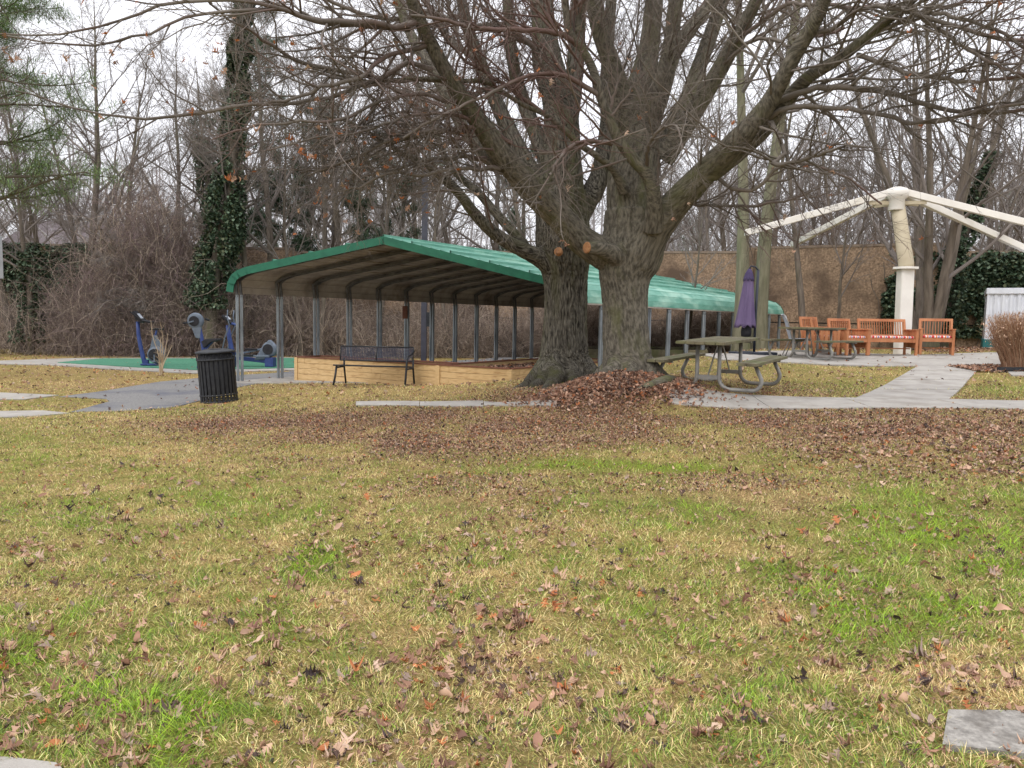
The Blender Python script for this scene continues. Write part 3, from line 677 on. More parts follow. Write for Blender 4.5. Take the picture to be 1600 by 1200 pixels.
# leaves lying on its soil
n = 900; t1, t2 = rg.random(n), rg.random(n)
lx = fM.x+(fB.x-fM.x)*t1+dd.x*5.2*t2; ly = fM.y+(fB.y-fM.y)*t1+dd.y*5.2*t2
V, F, C = leaves(lx, ly, np.full(n, .54), rg.uniform(.05, .09, n), (SV, SF), .5); me = arrmesh('bed_leaves', V, F, {'gc': ('FLOAT_COLOR', C)})
tag(link('bed_leaves', me, M_leaf), 'dead brown leaves on the soil of the pine raised bed', 'leaves', kind='stuff')
q0 = P(1015, 552, 21.5); bA = Vector((1.9, 21.6)); bB = Vector((5.6, 22.3))
planter('raised_bed', bA, bB, bB+Vector((.7, 2.8)), bA+Vector((.7, 2.8)), .12, .86, 4, M_timber_old, 'dark weathered raised bed under the carport right of the big trunks', cap=False)

# ------------------------------------------------------------------ benches, bin, tables
def mesh_bench(a, b):
    a = Vector(a); b = Vector(b); c = (a+b)/2; l = (b-a).length; rz = math.atan2(b.y-a.y, b.x-a.x)
    rt = empty('park_bench', (c.x, c.y, c.z), rz, 'black perforated metal bench with one missing armrest in front of the pine bed', 'bench')
    rt.rotation_euler = (0, -math.atan2(b.z-a.z, l)*1.0, rz)
    h = l/2
    def panel(o, ux, uy, W, H, nx_, ny_, name):
        mb = MB(); o = Vector(o); ux = Vector(ux); uy = Vector(uy)
        for i in range(nx_+1): p = o+ux*(W*i/nx_); mb.beam(p, p+uy*H, .011, .006, up=ux.cross(uy))
        for j in range(ny_+1): p = o+uy*(H*j/ny_); mb.beam(p, p+ux*W, .011, .006, up=ux.cross(uy))
        return mb.build(name, M_navy, rt)
    bk = Vector((0, .20, .98)).normalized(); st = Vector((0, .99, -.08)).normalized()
    W = l+.12
    panel((-W/2, .20, .55), (1, 0, 0), bk, W, .33, 46, 10, 'backrest'); panel((-W/2+.04, -.26, .46), (1, 0, 0), st, W-.04, .40, 46, 12, 'seat')
    mb = MB()
    for z_ in (.0, .33): p = Vector((-W/2, .20, .55))+bk*z_; mb.tube([p, p+Vector((W, 0, 0))], .017, 8)
    for x_ in (-W/2, 0, W/2): p = Vector((x_, .20, .55)); mb.tube([p, p+bk*.33], .015, 8)
    mb.build('back_frame', M_black, rt, smooth=True)
    mb = MB()
    for y_, z_ in ((-.27, .455), (.14, .43)): mb.tube([(-W/2+.04, y_, z_), (W/2, y_, z_)], .018, 8)
    mb.build('seat_frame', M_black, rt, smooth=True)
    for x_, arm in ((-h+.03, 0), (h+.07, 1)):
        mb = MB(); mb.tube([(x_-.02, -.34, 0), (x_, -.27, .25), (x_, -.21, .44)], .024, 8) if not arm else mb.tube([(x_+.0, -.36, 0), (x_+.01, -.33, .22), (x_+.02, -.30, .50), (x_+.02, -.29, .62), (x_+.02, -.22, .69), (x_+.01, -.05, .70), (x_, .14, .74), (x_, .24, .80)], .024, 8)
        mb.build('front_leg', M_black, rt, smooth=True)
        mb = MB(); mb.tube([(x_, .30, 0), (x_, .20, .42), (x_, .215, .60)], .022, 8).tube([(x_, -.24, .40), (x_, .2, .40)], .02, 8); mb.build('rear_leg', M_black, rt, smooth=True)
    return rt
mesh_bench(P(529, 600, 16.55), P(637, 603.5, 16.25)).scale = (.98, .95, .93)

p = gx(343, 14.75)
rt = empty('litter_bin', p, label='round black slatted metal litter bin leaning on the grass by the asphalt path', cat='litter bin'); rt.rotation_euler = (R(2), R(-3.5), 0)
mb = MB(); nb = 26
for k in range(nb):
    a = 2*PI*k/nb; mb.box((.335*math.cos(a), .335*math.sin(a), .44), (.008, .052, .80), Matrix.Rotation(a, 3, 'Z'))
mb.build('slat', M_black, rt)['kind'] = 'stuff'
for z_, r_ in ((.03, .345), (.15, .347), (.83, .35), (.965, .36)): MB().lathe((0, 0, z_), [(r_-.012, -.014), (r_+.004, -.014), (r_+.004, .014), (r_-.012, .014), (r_-.012, -.014)], 40).build('hoop', M_black, rt, smooth=True)
mb = MB()
for k in range(16):
    a = 2*PI*k/16; M = Matrix.Rotation(a, 3, 'Z') @ Matrix.Rotation(PI/2, 3, 'Y'); c = Vector((.345*math.cos(a), .345*math.sin(a), .897))
    mb.lathe(c, [(.050, -.005), (.058, -.005), (.058, .005), (.050, .005), (.050, -.005)], 14, M)
mb.build('ring_band', M_black, rt, smooth=True)
MB().lathe((0, 0, .165), [(0, 0), (.30, 0), (.315, .02), (.32, .76), (.30, .76), (.29, .03)], 32).build('liner', M_dk, rt, smooth=True)
MB().lathe((0, 0, .975), [(.16, .035), (.20, .045), (.33, .015), (.36, 0), (.355, -.01), (.2, .02), (.16, .035)], 36).build('rim_lid', M_black, rt, smooth=True)

def picnic(px, Y, deg, label, top=.74, tilt=0, L_=1.95):
    p = gx(px, Y); rt = empty('picnic_table', p, R(deg), label, 'picnic table'); rt.rotation_euler = (0, R(-tilt), R(deg))
    def planks(n_, wd_, y0, z_, name):
        mb = MB()
        for k in range(n_): mb.box((random.uniform(-.006, .006), y0+(k-(n_-1)/2)*(wd_+.008), z_+random.uniform(-.002, .002)), (L_, wd_, .042))
        return mb.build(name, M_timber_old, rt, bevel=.004)
    planks(5, .142, 0, top, 'table_top')
    for s in (-1, 1): planks(2, .135, s*.68, .44, 'bench_seat')
    for x_ in (-.56, .56):
        for s in (-1, 1):
            pts_ = [(x_, s*.17, top-.05), (x_, s*.17, .22)]+[(x_, s*(.17+.17*(1-math.cos(t))), .20-.17*math.sin(t)) for t in np.linspace(.15, PI/2, 5)]
            pts_ += [(x_, s*.50, .03), (x_, s*.62, .03)]+[(x_, s*(.66+.14*math.sin(t)), .17-.14*math.cos(t)) for t in np.linspace(.2, PI/2+.2, 5)]+[(x_, s*.70, .41)]
            MB().tube(pts_, .030, 10).build('leg_pipe', M_pipe, rt, smooth=True)
        MB().beam((x_, -.34, top-.035), (x_, .34, top-.035), .05, .03).build('top_bracket', M_pipe, rt)
        for s in (-1, 1): MB().beam((x_, s*.56, .405), (x_, s*.80, .405), .05, .03).build('seat_bracket', M_pipe, rt)
        MB().beam((x_, -.2, .20), (x_, .2, .20), .045, .06).build('cross_bracket', M_pipe, rt)
        MB().beam((x_, 0, .21), (x_*.18, 0, top-.03), .035, .012, up=(0, 1, 0)).build('brace', M_pipe, rt)
    return rt
picnic(1123, 12.1, 58, 'weathered green topped picnic table on the grass right of the big trunks', top=.73, tilt=1.6)
picnic(1268, 18.6, 40, 'weathered picnic table on the patio in front of the wooden chairs', top=.74, L_=1.83)

def garden_seat(px, Y, deg, W, label, cat, name, group='orange hardwood patio seats'):
    p = gx(px, Y); p.z += .03; rt = empty(name, p, R(deg), label, cat, group)
    h = W/2; D = .29
    for x_ in (-h+.035, h-.035):
        MB().box((x_, -D, .32), (.06, .06, .64)).build('front_leg', M_teak, rt, bevel=.004)
        MB().beam((x_, D, 0), (x_, D, .42), .055, .05).beam((x_, D, .40), (x_, D+.11, .91), .055, .045).build('back_leg', M_teak, rt, bevel=.004)
        MB().box((x_, .0, .655), (.085, .66, .028)).build('armrest', M_teak, rt, bevel=.006)
        mb = MB()
        for k in range(5): mb.box((x_, -.21+k*.105, .42), (.018, .09, .44))
        mb.box((x_, 0, .22), (.03, .52, .05)); mb.build('side_panel', M_teak, rt, bevel=.003)
    mb = MB(); mb.box((0, -D, .37), (W-.10, .03, .075)); mb.box((0, D, .37), (W-.10, .03, .075)); mb.box((0, -.02, .17), (W-.10, .025, .03))
    for k in range(7): mb.box((0, -D+.03+k*.09, .42), (W-.10, .075, .02))
    mb.build('seat', M_teak, rt, bevel=.003)
    M = Matrix.Rotation(-.21, 3, 'X'); mb = MB()
    mb.box((0, D+.105, .895), (W-.02, .035, .07), M); mb.box((0, D+.025, .50), (W-.08, .03, .05), M)
    n_ = int((W-.10)/.062)
    for k in range(n_): x_ = -(W-.16)/2+(W-.16)*k/(n_-1); mb.beam((x_, D+.025, .50), (x_, D+.10, .88), .034, .014, up=(1, 0, 0))
    mb.build('backrest', M_teak, rt, bevel=.002)
    mb = MB(); c = (W-.16)/2
    mb.box((0, -.02, .462), (2*c, .50, .06)); mb.build('cushion', M_cush, rt, bevel=.022)
    return rt
garden_seat(1385, 19.95, 0, 1.28, 'two seat slatted hardwood bench with patterned cushion in front of the beige canopy post', 'garden bench', 'garden_bench')
garden_seat(1461, 19.9, -24, .80, 'hardwood armchair standing alone right of the canopy post', 'armchair', 'garden_armchair')
garden_seat(1325, 19.8, 20, .74, 'hardwood armchair between the picnic table and the two seat bench', 'armchair', 'garden_armchair')
garden_seat(1292, 19.9, 62, .70, 'hardwood armchair half hidden behind the patio picnic table, nearer the green bench seat', 'armchair', 'garden_armchair')
garden_seat(1279, 20.7, 30, .70, 'hardwood armchair behind the patio picnic table, next to the grey sling chair', 'armchair', 'garden_armchair')
# grey sling chair
p = gx(1247, 19.3); p.z += .03; rt = empty('sling_chair', p, R(78), 'grey mesh sling chair seen from the side behind the patio table', 'chair')
MB().box((0, 0, 0), (.50, .46, .012)).build('seat', M_fabric_w, rt).location = (0, -.02, .42)
mb = MB(); pr_ = [(.19, .42), (.25, .60), (.30, .80), (.36, .98), (.42, 1.03)]
for (y0, z0), (y1, z1) in zip(pr_, pr_[1:]): mb.add([(-.25, y0, z0), (.25, y0, z0), (.25, y1, z1), (-.25, y1, z1)], [(0, 1, 2, 3)])
o = mb.build('backrest', M_fabric_w, rt); s_ = o.modifiers.new('t', 'SOLIDIFY'); s_.thickness = .015
for s in (-1, 1):
    MB().tube([(s*.27, -.30, .0), (s*.27, -.24, .42), (s*.27, -.22, .63), (s*.27, -.1, .66), (s*.27, .2, .65), (s*.27, .27, .62)], .013, 8).tube([(s*.27, -.24, .42), (s*.27, .2, .42), (s*.27, .30, .8), (s*.27, .42, 1.03)], .013, 8).build('side_frame', M_pipe, rt, smooth=True)
    MB().tube([(s*.27, .18, .42), (s*.27, .34, 0)], .013, 8).build('leg', M_pipe, rt, smooth=True)

# ------------------------------------------------------------------ closed purple parasol
p = gx(1176, 19.4); p.z += .02; rt = empty('cantilever_parasol', p, 0, 'closed purple cantilever parasol on a flat black cross base', 'parasol')
mb = MB(); mb.box((.0, 0, .035), (1.15, .30, .07)); mb.box((0, 0, .036), (.30, 1.15, .072)); mb.box((-.28, -.28, .03), (.4, .4, .05)); mb.box((.28, .28, .03), (.4, .4, .05)); mb.build('base', M_umb, rt, bevel=.01)
hp = 2.12
MB().tube([(.03, 0, .05), (.03, 0, 1.0), (.05, 0, hp)], .032, 12).build('pole', M_umb, rt, smooth=True)
MB().tube([(.05, 0, hp-.02), (-.02, 0, hp+.07), (-.14, 0, hp+.09), (-.18, 0, hp)], .022, 10).build('arm', M_umb, rt, smooth=True)
def pleat(c, zr, name, m, parent, npl=8, dep=.24, n=96, lean=0):
    vs, fs = [], []; K = len(zr)
    for (r_, z_) in zr:
        for j in range(n):
            a = 2*PI*j/n; q = r_*(1-dep*(.5+.5*math.cos(npl*a+math.sin(z_*3)*.7))**.7)
            vs.append((c[0]+q*math.cos(a)+lean*(z_-zr[0][1]), c[1]+q*math.sin(a), z_+(.035*math.cos(npl*a) if r_ == zr[-1][0] else 0)))
    for k in range(K-1):
        for j in range(n): fs.append((k*n+j, k*n+(j+1) % n, (k+1)*n+(j+1) % n, (k+1)*n+j))
    mb = MB().add(vs, fs); o = mb.build(name, m, parent, smooth=True); s = o.modifiers.new('t', 'SOLIDIFY'); s.thickness = .006; return o
pleat((-.17, 0), [(.02, hp+.0), (.07, hp-.08), (.11, hp-.26), (.15, hp-.6), (.20, hp-1.0), (.255, hp-1.35), (.265, hp-1.42)], 'canopy', M_purple, rt, lean=.04)
pleat((-.17, 0), [(.03, hp+.02), (.085, hp-.08), (.125, hp-.22), (.13, hp-.26)], 'vent_cap', M_purpled, rt, lean=.04)
MB().lathe((-.19, 0, 0), [(.02, hp-1.2), (.10, hp-1.35), (.13, hp-1.55), (.12, hp-1.66), (.05, hp-1.68), (0, hp-1.68)], 16).build('folded_ribs', M_dk, rt, smooth=True)

# ------------------------------------------------------------------ bare beige shade canopy frame
p = gx(1409, 21.5); hz = P(1401, 292, 21.5).z
rt = empty('shade_canopy_frame', p, 0, 'tall beige steel canopy frame without fabric, post and four sloping arms', 'canopy frame'); of = p
zr = P(1415, 419, 21.5); hb = P(1402, 300, 21.5); ft = Vector((p.x, p.y, p.z))
MB().beam(ft-Vector((0, 0, .05)), Vector((zr.x, zr.y, zr.z)), .36, .36).build('lower_post', M_beige, rt, bevel=.05, off=of)
MB().lathe((zr.x, zr.y, zr.z), [(0, -.03), (.34, -.03), (.34, .03), (0, .03)], 8).build('flange', M_beige, rt, off=of)
MB().tube([zr, zr+Vector((.01, 0, .12)), Vector((hb.x, hb.y, hb.z-.2))], [.20, .20, .175], 24).build('upper_post', M_beige2, rt, smooth=True, off=of)
MB().lathe((hb.x, hb.y, hb.z-.5), [(0, .0), (.20, .0), (.21, .02), (.21, .30), (.29, .36), (.30, .50), (.26, .58), (.12, .63), (0, .64)], 20).build('hub', M_beige, rt, smooth=True, off=of)
for (dx, dy) in ((-3.95, .5), (-1.5, 3.6), (3.15, -.85), (4.8, 1.5)):
    l_ = math.hypot(dx, dy); u_ = Vector((dx/l_, dy/l_, 0)); e = hb+Vector((dx, dy, -1.12*l_/4.0)); s0 = hb+u_*.22+Vector((0, 0, -.02))
    mb = MB().beam(s0, e, .15, .18); mb.beam(e, e+u_*.04, .19, .16); mb.build('arm', M_beige, rt, bevel=.015, off=of)
    mb = MB().beam(hb+u_*.18+Vector((0, 0, -.30)), s0+(e-s0).normalized()*.55+Vector((0, 0, -.12)), .05, .10); mb.build('arm_bracket', M_beige2, rt, bevel=.006, off=of)

# ------------------------------------------------------------------ white shed, sign, pole
p = gx(1537, 22.8); p.z = P(1537, 545, 22.8).z-.02
rt = empty('storage_shed', p, R(-30), 'white corrugated metal box with teal base beside the ivy wall', 'shed')
mb = MB(); n_ = 15; W_ = 2.9; base = .30; top_ = 1.80
xs_ = [W_*k/(n_*4) for k in range(n_*4+1)]
pf = [(x_, (0, .0, .045, .045)[k % 4]) for k, x_ in enumerate(xs_)]
vs = [(x_, y_, z_) for z_ in (base, top_-.16) for x_, y_ in pf]; m_ = len(pf); mb.add(vs, [(k, k+1, m_+k+1, m_+k) for k in range(m_-1)])
mb.build('front_sheet', M_white, rt)
MB().box((W_/2, 1.1, (base+top_)/2), (W_, 2.1, top_-base-.02)).build('body', M_white, rt)
MB().box((W_/2, .0, top_-.08), (W_+.04, .08, .17)).box((.0, 1.05, top_-.08), (.06, 2.1, .17)).build('top_rail', M_white, rt, bevel=.01)
MB().box((W_/2, .02, .17), (W_+.05, .10, .27)).box((-.01, 1.1, .17), (.06, 2.1, .27)).build('base_skirt', M_teal, rt, bevel=.01)
for q_ in (.08, 2.6): MB().box((q_, .06, -.03), (.16, .2, .2)).build('footing_block', M_conc_old, rt)
MB().box((1.22, -.05, 1.52), (.34, .10, .50)).box((1.22, -.06, 1.80), (.42, .16, .08)).build('control_box', M_fabric_w, rt, bevel=.01)
MB().box((1.24, -.107, 1.62), (.16, .012, .14)).build('box_window', M_teal, rt)
# grey sign plate at the left edge
p = P(-13, 402, 11.5); gpz = gz(p.x, p.y); rt = empty('sign_post', (p.x, p.y, gpz), 0, 'grey sign plate at the far left edge, seen from behind', 'sign')
pc = Vector((0, 0, p.z-gpz)); mb = MB().box(pc, (.33, .006, .62)); mb.build('sign_plate', M_sign, rt, bevel=.002)
MB().tube([(-.09, .04, 0), (-.09, .04, p.z-gpz+.4)], .03, 8).build('post', M_galv, rt)
# light pole
p = gx(662, 27.0); zt = P(664, 252, 27.0).z; rt = empty('light_pole', p, 0, 'square dark bronze light pole with twin flat heads behind the carport', 'light pole')
H_ = zt-p.z
MB().box((0, 0, H_/2), (.19, .19, H_)).build('pole', M_pole, rt, bevel=.01); MB().box((0, 0, .02), (.42, .42, .04)).box((0, 0, .06), (.26, .26, .08)).build('base_plate', M_pole, rt)
for s in (-1, 1):
    MB().box((s*.16, 0, H_-.04), (.2, .07, .07)).build('bracket', M_pole, rt); o = MB().box((s*.45, 0, H_-.03), (.44, .38, .12)).build('lamp_head', M_pole, rt, bevel=.02); MB().box((s*.45, 0, H_-.10), (.34, .28, .02)).build('lens', M_screen, o)
MB().box((.15, -.10, 1.55), (.10, .06, .5)).build('switch_box', M_black, rt)

# ------------------------------------------------------------------ exercise machines (local: x right, z up)
def root(px, Y, rz, label, cat, name): p = gx(px, Y); p.z += .05; return empty(name, p, R(rz), label, cat, 'outdoor exercise machines on the green pad')
rt = root(233, 23.5, 8, 'blue and grey exercise bike with tilted console, leftmost machine on the green pad', 'exercise bike', 'exercise_bike')
MB().tube([(-.10, 0, .0), (-.17, 0, .25), (-.24, 0, .6), (-.29, 0, .95), (-.30, 0, 1.33)], [.075, .065, .06, .055, .05], 12).build('handlebar_column', M_blue, rt, smooth=True)
MB().box((.02, 0, .03), (.46, .30, .05)).box((-.09, 0, .10), (.16, .14, .14)).build('base', M_blue, rt, bevel=.01)
M = Matrix.Rotation(R(52), 3, 'Y'); o = MB().box((-.27, 0, 1.47), (.40, .36, .09), M).box((-.14, 0, 1.36), (.42, .30, .05), Matrix.Rotation(R(14), 3, 'Y')).tube([(-.45, -.2, 1.62), (-.1, -.2, 1.36), (.12, -.2, 1.32)], .018, 8).tube([(-.45, .2, 1.62), (-.1, .2, 1.36), (.12, .2, 1.32)], .018, 8).build('console', M_dk, rt, bevel=.008)
MB().box((-.225, -.0, 1.50), (.18, .22, .012), M).build('display', M_screen, o)
MR = Matrix.Rotation(PI/2, 3, 'X')
def disc(c, prof, n=28): return MB().lathe(c, prof, n, MR)
disc((.22, 0, .33), [(0, .09), (.16, .10), (.25, .07), (.27, 0), (.25, -.07), (.16, -.10), (0, -.09)]).build('flywheel_cover', M_grey, rt, smooth=True)
MB().prism([(.02, .38), (.14, .92), (.24, .92), (.44, .50), (.45, .28)], .14, MR, (0, .07, 0)).build('body_shell', M_grey, rt, bevel=.03)
disc((.20, -.10, .33), [(0, .0), (.17, .0), (.18, .03), (0, .035)]).build('crank_disc', M_dk, rt)
MB().beam((.20, -.15, .33), (.20, -.15, .14), .035, .03, up=(0, 1, 0)).box((.20, -.21, .13), (.10, .12, .03)).beam((.20, .15, .33), (.20, .15, .50), .035, .03, up=(0, 1, 0)).build('pedal_crank', M_grey, rt)
MB().tube([(.20, 0, .9), (.24, 0, 1.08)], .03, 10).build('seat_post', M_blue, rt); MB().prism([(-.02, -.05), (.12, -.05), (.32, -.13), (.34, .13), (.12, .05), (-.02, .05)], .06, None, (.08, 0, 1.08)).build('saddle', M_dk, rt, bevel=.02)
rt = root(316, 22.6, 0, 'blue arm cranking machine with a raised crank wheel, partly behind the litter bin', 'arm exerciser', 'arm_cycle_machine')
MB().tube([(.10, 0, 0), (.07, 0, .4), (.02, 0, .75), (-.05, 0, 1.1), (-.08, 0, 1.3)], [.07, .065, .06, .055, .05], 12).build('column', M_blue, rt, smooth=True); MB().box((.12, 0, .03), (.4, .4, .05)).build('base', M_blue, rt)
disc((-.17, 0, 1.38), [(0, .07), (.18, .08), (.23, .05), (.24, 0), (.23, -.05), (.18, -.08), (0, -.07)]).build('wheel_cover', M_grey, rt, smooth=True)
MB().prism([(-.30, 1.25), (-.16, .88), (-.02, .86), (.0, 1.2)], .13, MR, (0, .065, 0)).build('shell', M_grey, rt, bevel=.02)
disc((-.18, -.08, 1.37), [(0, 0), (.14, 0), (.15, .025), (0, .03)]).build('crank_disc', M_dk, rt)
MB().beam((-.18, -.13, 1.37), (-.36, -.13, 1.32), .04, .03, up=(0, 1, 0)).build('crank_arm', M_grey, rt); MB().tube([(-.37, -.12, 1.32), (-.40, -.30, 1.31)], .028, 8).tube([(.06, .12, 1.44), (.14, .22, 1.40)], .03, 8).build('hand_grip', M_dk, rt)
mb = MB().prism([(.04, .78), (.16, .86), (.52, .88), (.54, .83), (.30, .76), (.12, .60)], .34, MR, (0, .17, 0)); mb.build('seat', M_dk, rt, bevel=.015)
MB().beam((.06, 0, .5), (.3, 0, .8), .08, .05, up=(0, 1, 0)).build('seat_bracket', M_blue, rt)
rt = root(372, 23.6, 0, 'blue elliptical trainer with long foot rails behind the first carport post', 'elliptical trainer', 'elliptical_trainer')
MB().tube([(-.12, 0, .3), (-.20, 0, .55), (-.26, 0, .9), (-.30, 0, 1.25)], [.09, .075, .065, .06], 12).build('column', M_blue, rt, smooth=True)
MB().beam((-.25, 0, .28), (1.0, 0, .16), .12, .12).box((1.0, 0, .15), (.26, .34, .28)).box((-.12, 0, .15), (.12, .5, .28)).build('base_frame', M_blue, rt, bevel=.015)
M = Matrix.Rotation(R(42), 3, 'Y'); o = MB().box((-.30, 0, 1.43), (.36, .30, .07), M).build('console', M_dk, rt, bevel=.02); MB().box((-.28, 0, 1.48), (.15, .18, .012), M).build('display', M_screen, o)
for s in (-1, 1):
    MB().tube([(-.20, s*.26, 1.72), (-.22, s*.25, 1.5), (-.16, s*.24, 1.25), (-.30, s*.23, .9), (-.40, s*.22, .5), (-.28, s*.2, .32)], .02, 8).build('swing_arm', M_grey, rt, smooth=True)
    MB().beam((-.28, s*.2, .32), (1.02, s*.2, .62 if s > 0 else .34), .05, .06).build('foot_rail', M_grey, rt, bevel=.01)
    MB().box((.35, s*.22, .52 if s > 0 else .36), (.38, .16, .05)).build('footplate', M_dk, rt, bevel=.01)
disc((.98, 0, .54), [(0, .11), (.17, .12), (.22, .09), (.24, 0), (.22, -.09), (.17, -.12), (0, -.11)]).build('drive_wheel', M_grey, rt, smooth=True); disc((.96, -.12, .54), [(0, .0), (.15, .0), (.16, .02), (0, .025)]).build('wheel_disc', M_dk, rt)
MB().prism([(.52, .20), (.78, .62), (.98, .84), (1.12, .72), (1.0, .24)], .22, MR, (0, .11, 0)).build('shroud', M_grey, rt, bevel=.03)
MB().tube([(-.24, 0, 1.30), (-.10, -.12, 1.30), (.05, -.16, 1.26)], .035, 8).build('handle', M_blue, rt)
# ------------------------------------------------------------------ noise wall with panels and posts
WP = [(-34, 36.5), (-15, 34.5), (1.5, 33.4), (9.6, 31.6), (16.5, 28.5), (30, 26.0)]; WT = [4.5, 4.5, 4.55, 4.62, 4.45, 4.4]
rt = empty('noise_wall', (WP[0][0], WP[0][1], 0), 0, 'tall brown exposed aggregate noise wall behind the park', 'wall'); of = rt.location
mbp, mbc, mbl = MB(), MB(), MB(); tot = 0
for (a, b, z_) in zip(WP, WP[1:], WT):
    a_, b_ = Vector((*a, 0)), Vector((*b, 0)); n_ = max(1, round((b_-a_).length/5.2)); d = (b_-a_).normalized(); nr = Vector((-d.y, d.x, 0))
    for k in range(n_):
        p0, p1 = a_.lerp(b_, k/n_), a_.lerp(b_, (k+1)/n_); zt_ = z_+((tot*37) % 5-2)*.05; tot += 1
        lo_, hi_ = -.4, zt_
        mbl.beam(Vector((p0.x, p0.y, 1.7))+d*.16+nr*.03, Vector((p1.x, p1.y, 1.7))-d*.16+nr*.03, .08, .3)
        for (za, zb) in ((-.4, 1.70), (1.745, zt_)):
            mb = MB().beam(Vector((p0.x, p0.y, (za+zb)/2))+d*.16, Vector((p1.x, p1.y, (za+zb)/2))-d*.16, .15, zb-za); mb.build('panel', M_wall, rt, off=of)
        MB().box((p0.x, p0.y, (zt_+.05)/2-.2), (.32, .34, zt_+.45), Matrix.Rotation(math.atan2(d.y, d.x), 3, 'Z')).build('post', M_wall, rt, bevel=.01, off=of)
        mbc.beam(Vector((p0.x, p0.y, zt_+.045))+d*.17, Vector((p1.x, p1.y, zt_+.045))-d*.17, .20, .09)
mbc.build('coping', M_wallcap, rt, off=of); mbl.build('joint_backing', M_dk, rt, off=of)
# house beyond the wall
p = Vector((-33, 60, 0)); rt = empty('house', p, R(12), 'distant house with a grey brown hipped roof beyond the wall on the left', 'house')
MB().box((0, 0, 2.7), (11, 8, 5.4)).build('wall', M_brick, rt)
MB().add([(-6, -4.5, 5.3), (6, -4.5, 5.3), (6, 4.5, 5.3), (-6, 4.5, 5.3), (-3.6, 0, 8.6), (3.6, 0, 8.6)], [(0, 1, 5, 4), (1, 2, 5), (2, 3, 4, 5), (3, 0, 4), (0, 3, 2, 1)]).build('roof', M_shingle, rt)
for x_ in (-3, 0, 3):
    o = MB().box((x_, -4.02, 3.6), (1.1, .08, 1.3)).build('window', M_white, rt); MB().box((x_, -4.07, 3.6), (.9, .04, 1.1)).build('pane', M_dk, o)
# black edging of the planting bed
MB().beam((9.62, 15.25, gz(9.6, 15.25)+.05), (13.5, 15.05, gz(13.5, 15.05)+.05), .03, .12).build('garden_edging', M_black); tag(COL.objects['garden_edging'], 'low black plastic edging along the leafy bed at the right edge', 'edging')
# ------------------------------------------------------------------ vectorised branch tools
def unit(v): return v/np.maximum(np.linalg.norm(v, axis=-1, keepdims=True), 1e-9)
def tubes(Pt, Rd, sides, tip=True):
    """Pt (N,K,3), Rd (N,K) -> verts, quads(as tris pairs kept quads), bark coordinate"""
    N_, K = Rd.shape; T = np.empty_like(Pt); T[:, 1:-1] = Pt[:, 2:]-Pt[:, :-2]; T[:, 0] = Pt[:, 1]-Pt[:, 0]; T[:, -1] = Pt[:, -1]-Pt[:, -2]; T = unit(T)
    ref = np.tile(np.array([.31, .52, .79]), (N_, 1)); ref = np.where(np.abs((ref*T[:, 0]).sum(-1, keepdims=True)) > .85, np.array([.9, -.4, .1]), ref)
    U = unit(ref[:, None]-T*(ref[:, None]*T).sum(-1, keepdims=True)); W = np.cross(T, U)
    a = np.arange(sides)*2*PI/sides; ca, sa = np.cos(a), np.sin(a)
    off = (U[:, :, None]*ca[:, None]+W[:, :, None]*sa[:, None])*Rd[:, :, None, None]
    V = Pt[:, :, None]+off
    s = np.concatenate([np.zeros((N_, 1)), np.cumsum(np.linalg.norm(np.diff(Pt, axis=1), axis=-1), 1)], 1)
    B = off+.18*(s[:, :, None]*T+Pt[:, :1])[:, :, None]
    i = np.arange(N_)[:, None, None]*K*sides; k = np.arange(K-1)[None, :, None]*sides; j = np.arange(sides)[None, None]; j2 = (j+1) % sides
    F = np.stack([i+k+j, i+k+j2, i+k+sides+j2, i+k+sides+j], -1).reshape(-1, 4)
    return V.reshape(-1, 3), F, B.reshape(-1, 3)
class Wood:
    def __init__(s): s.V = []; s.F = []; s.B = []; s.n = 0
    def add(s, Pt, Rd, sides):
        if len(Pt) == 0: return
        V, F, B = tubes(Pt, Rd, sides); s.V.append(V); s.F.append(F+s.n); s.B.append(B); s.n += len(V)
    def build(s, name, m, parent, off=(0, 0, 0)):
        me = arrmesh(name, np.concatenate(s.V)-np.array(off), np.concatenate(s.F), {'bark': ('FLOAT_VECTOR', np.concatenate(s.B))}, smooth=True)
        return link(name, me, m, parent)
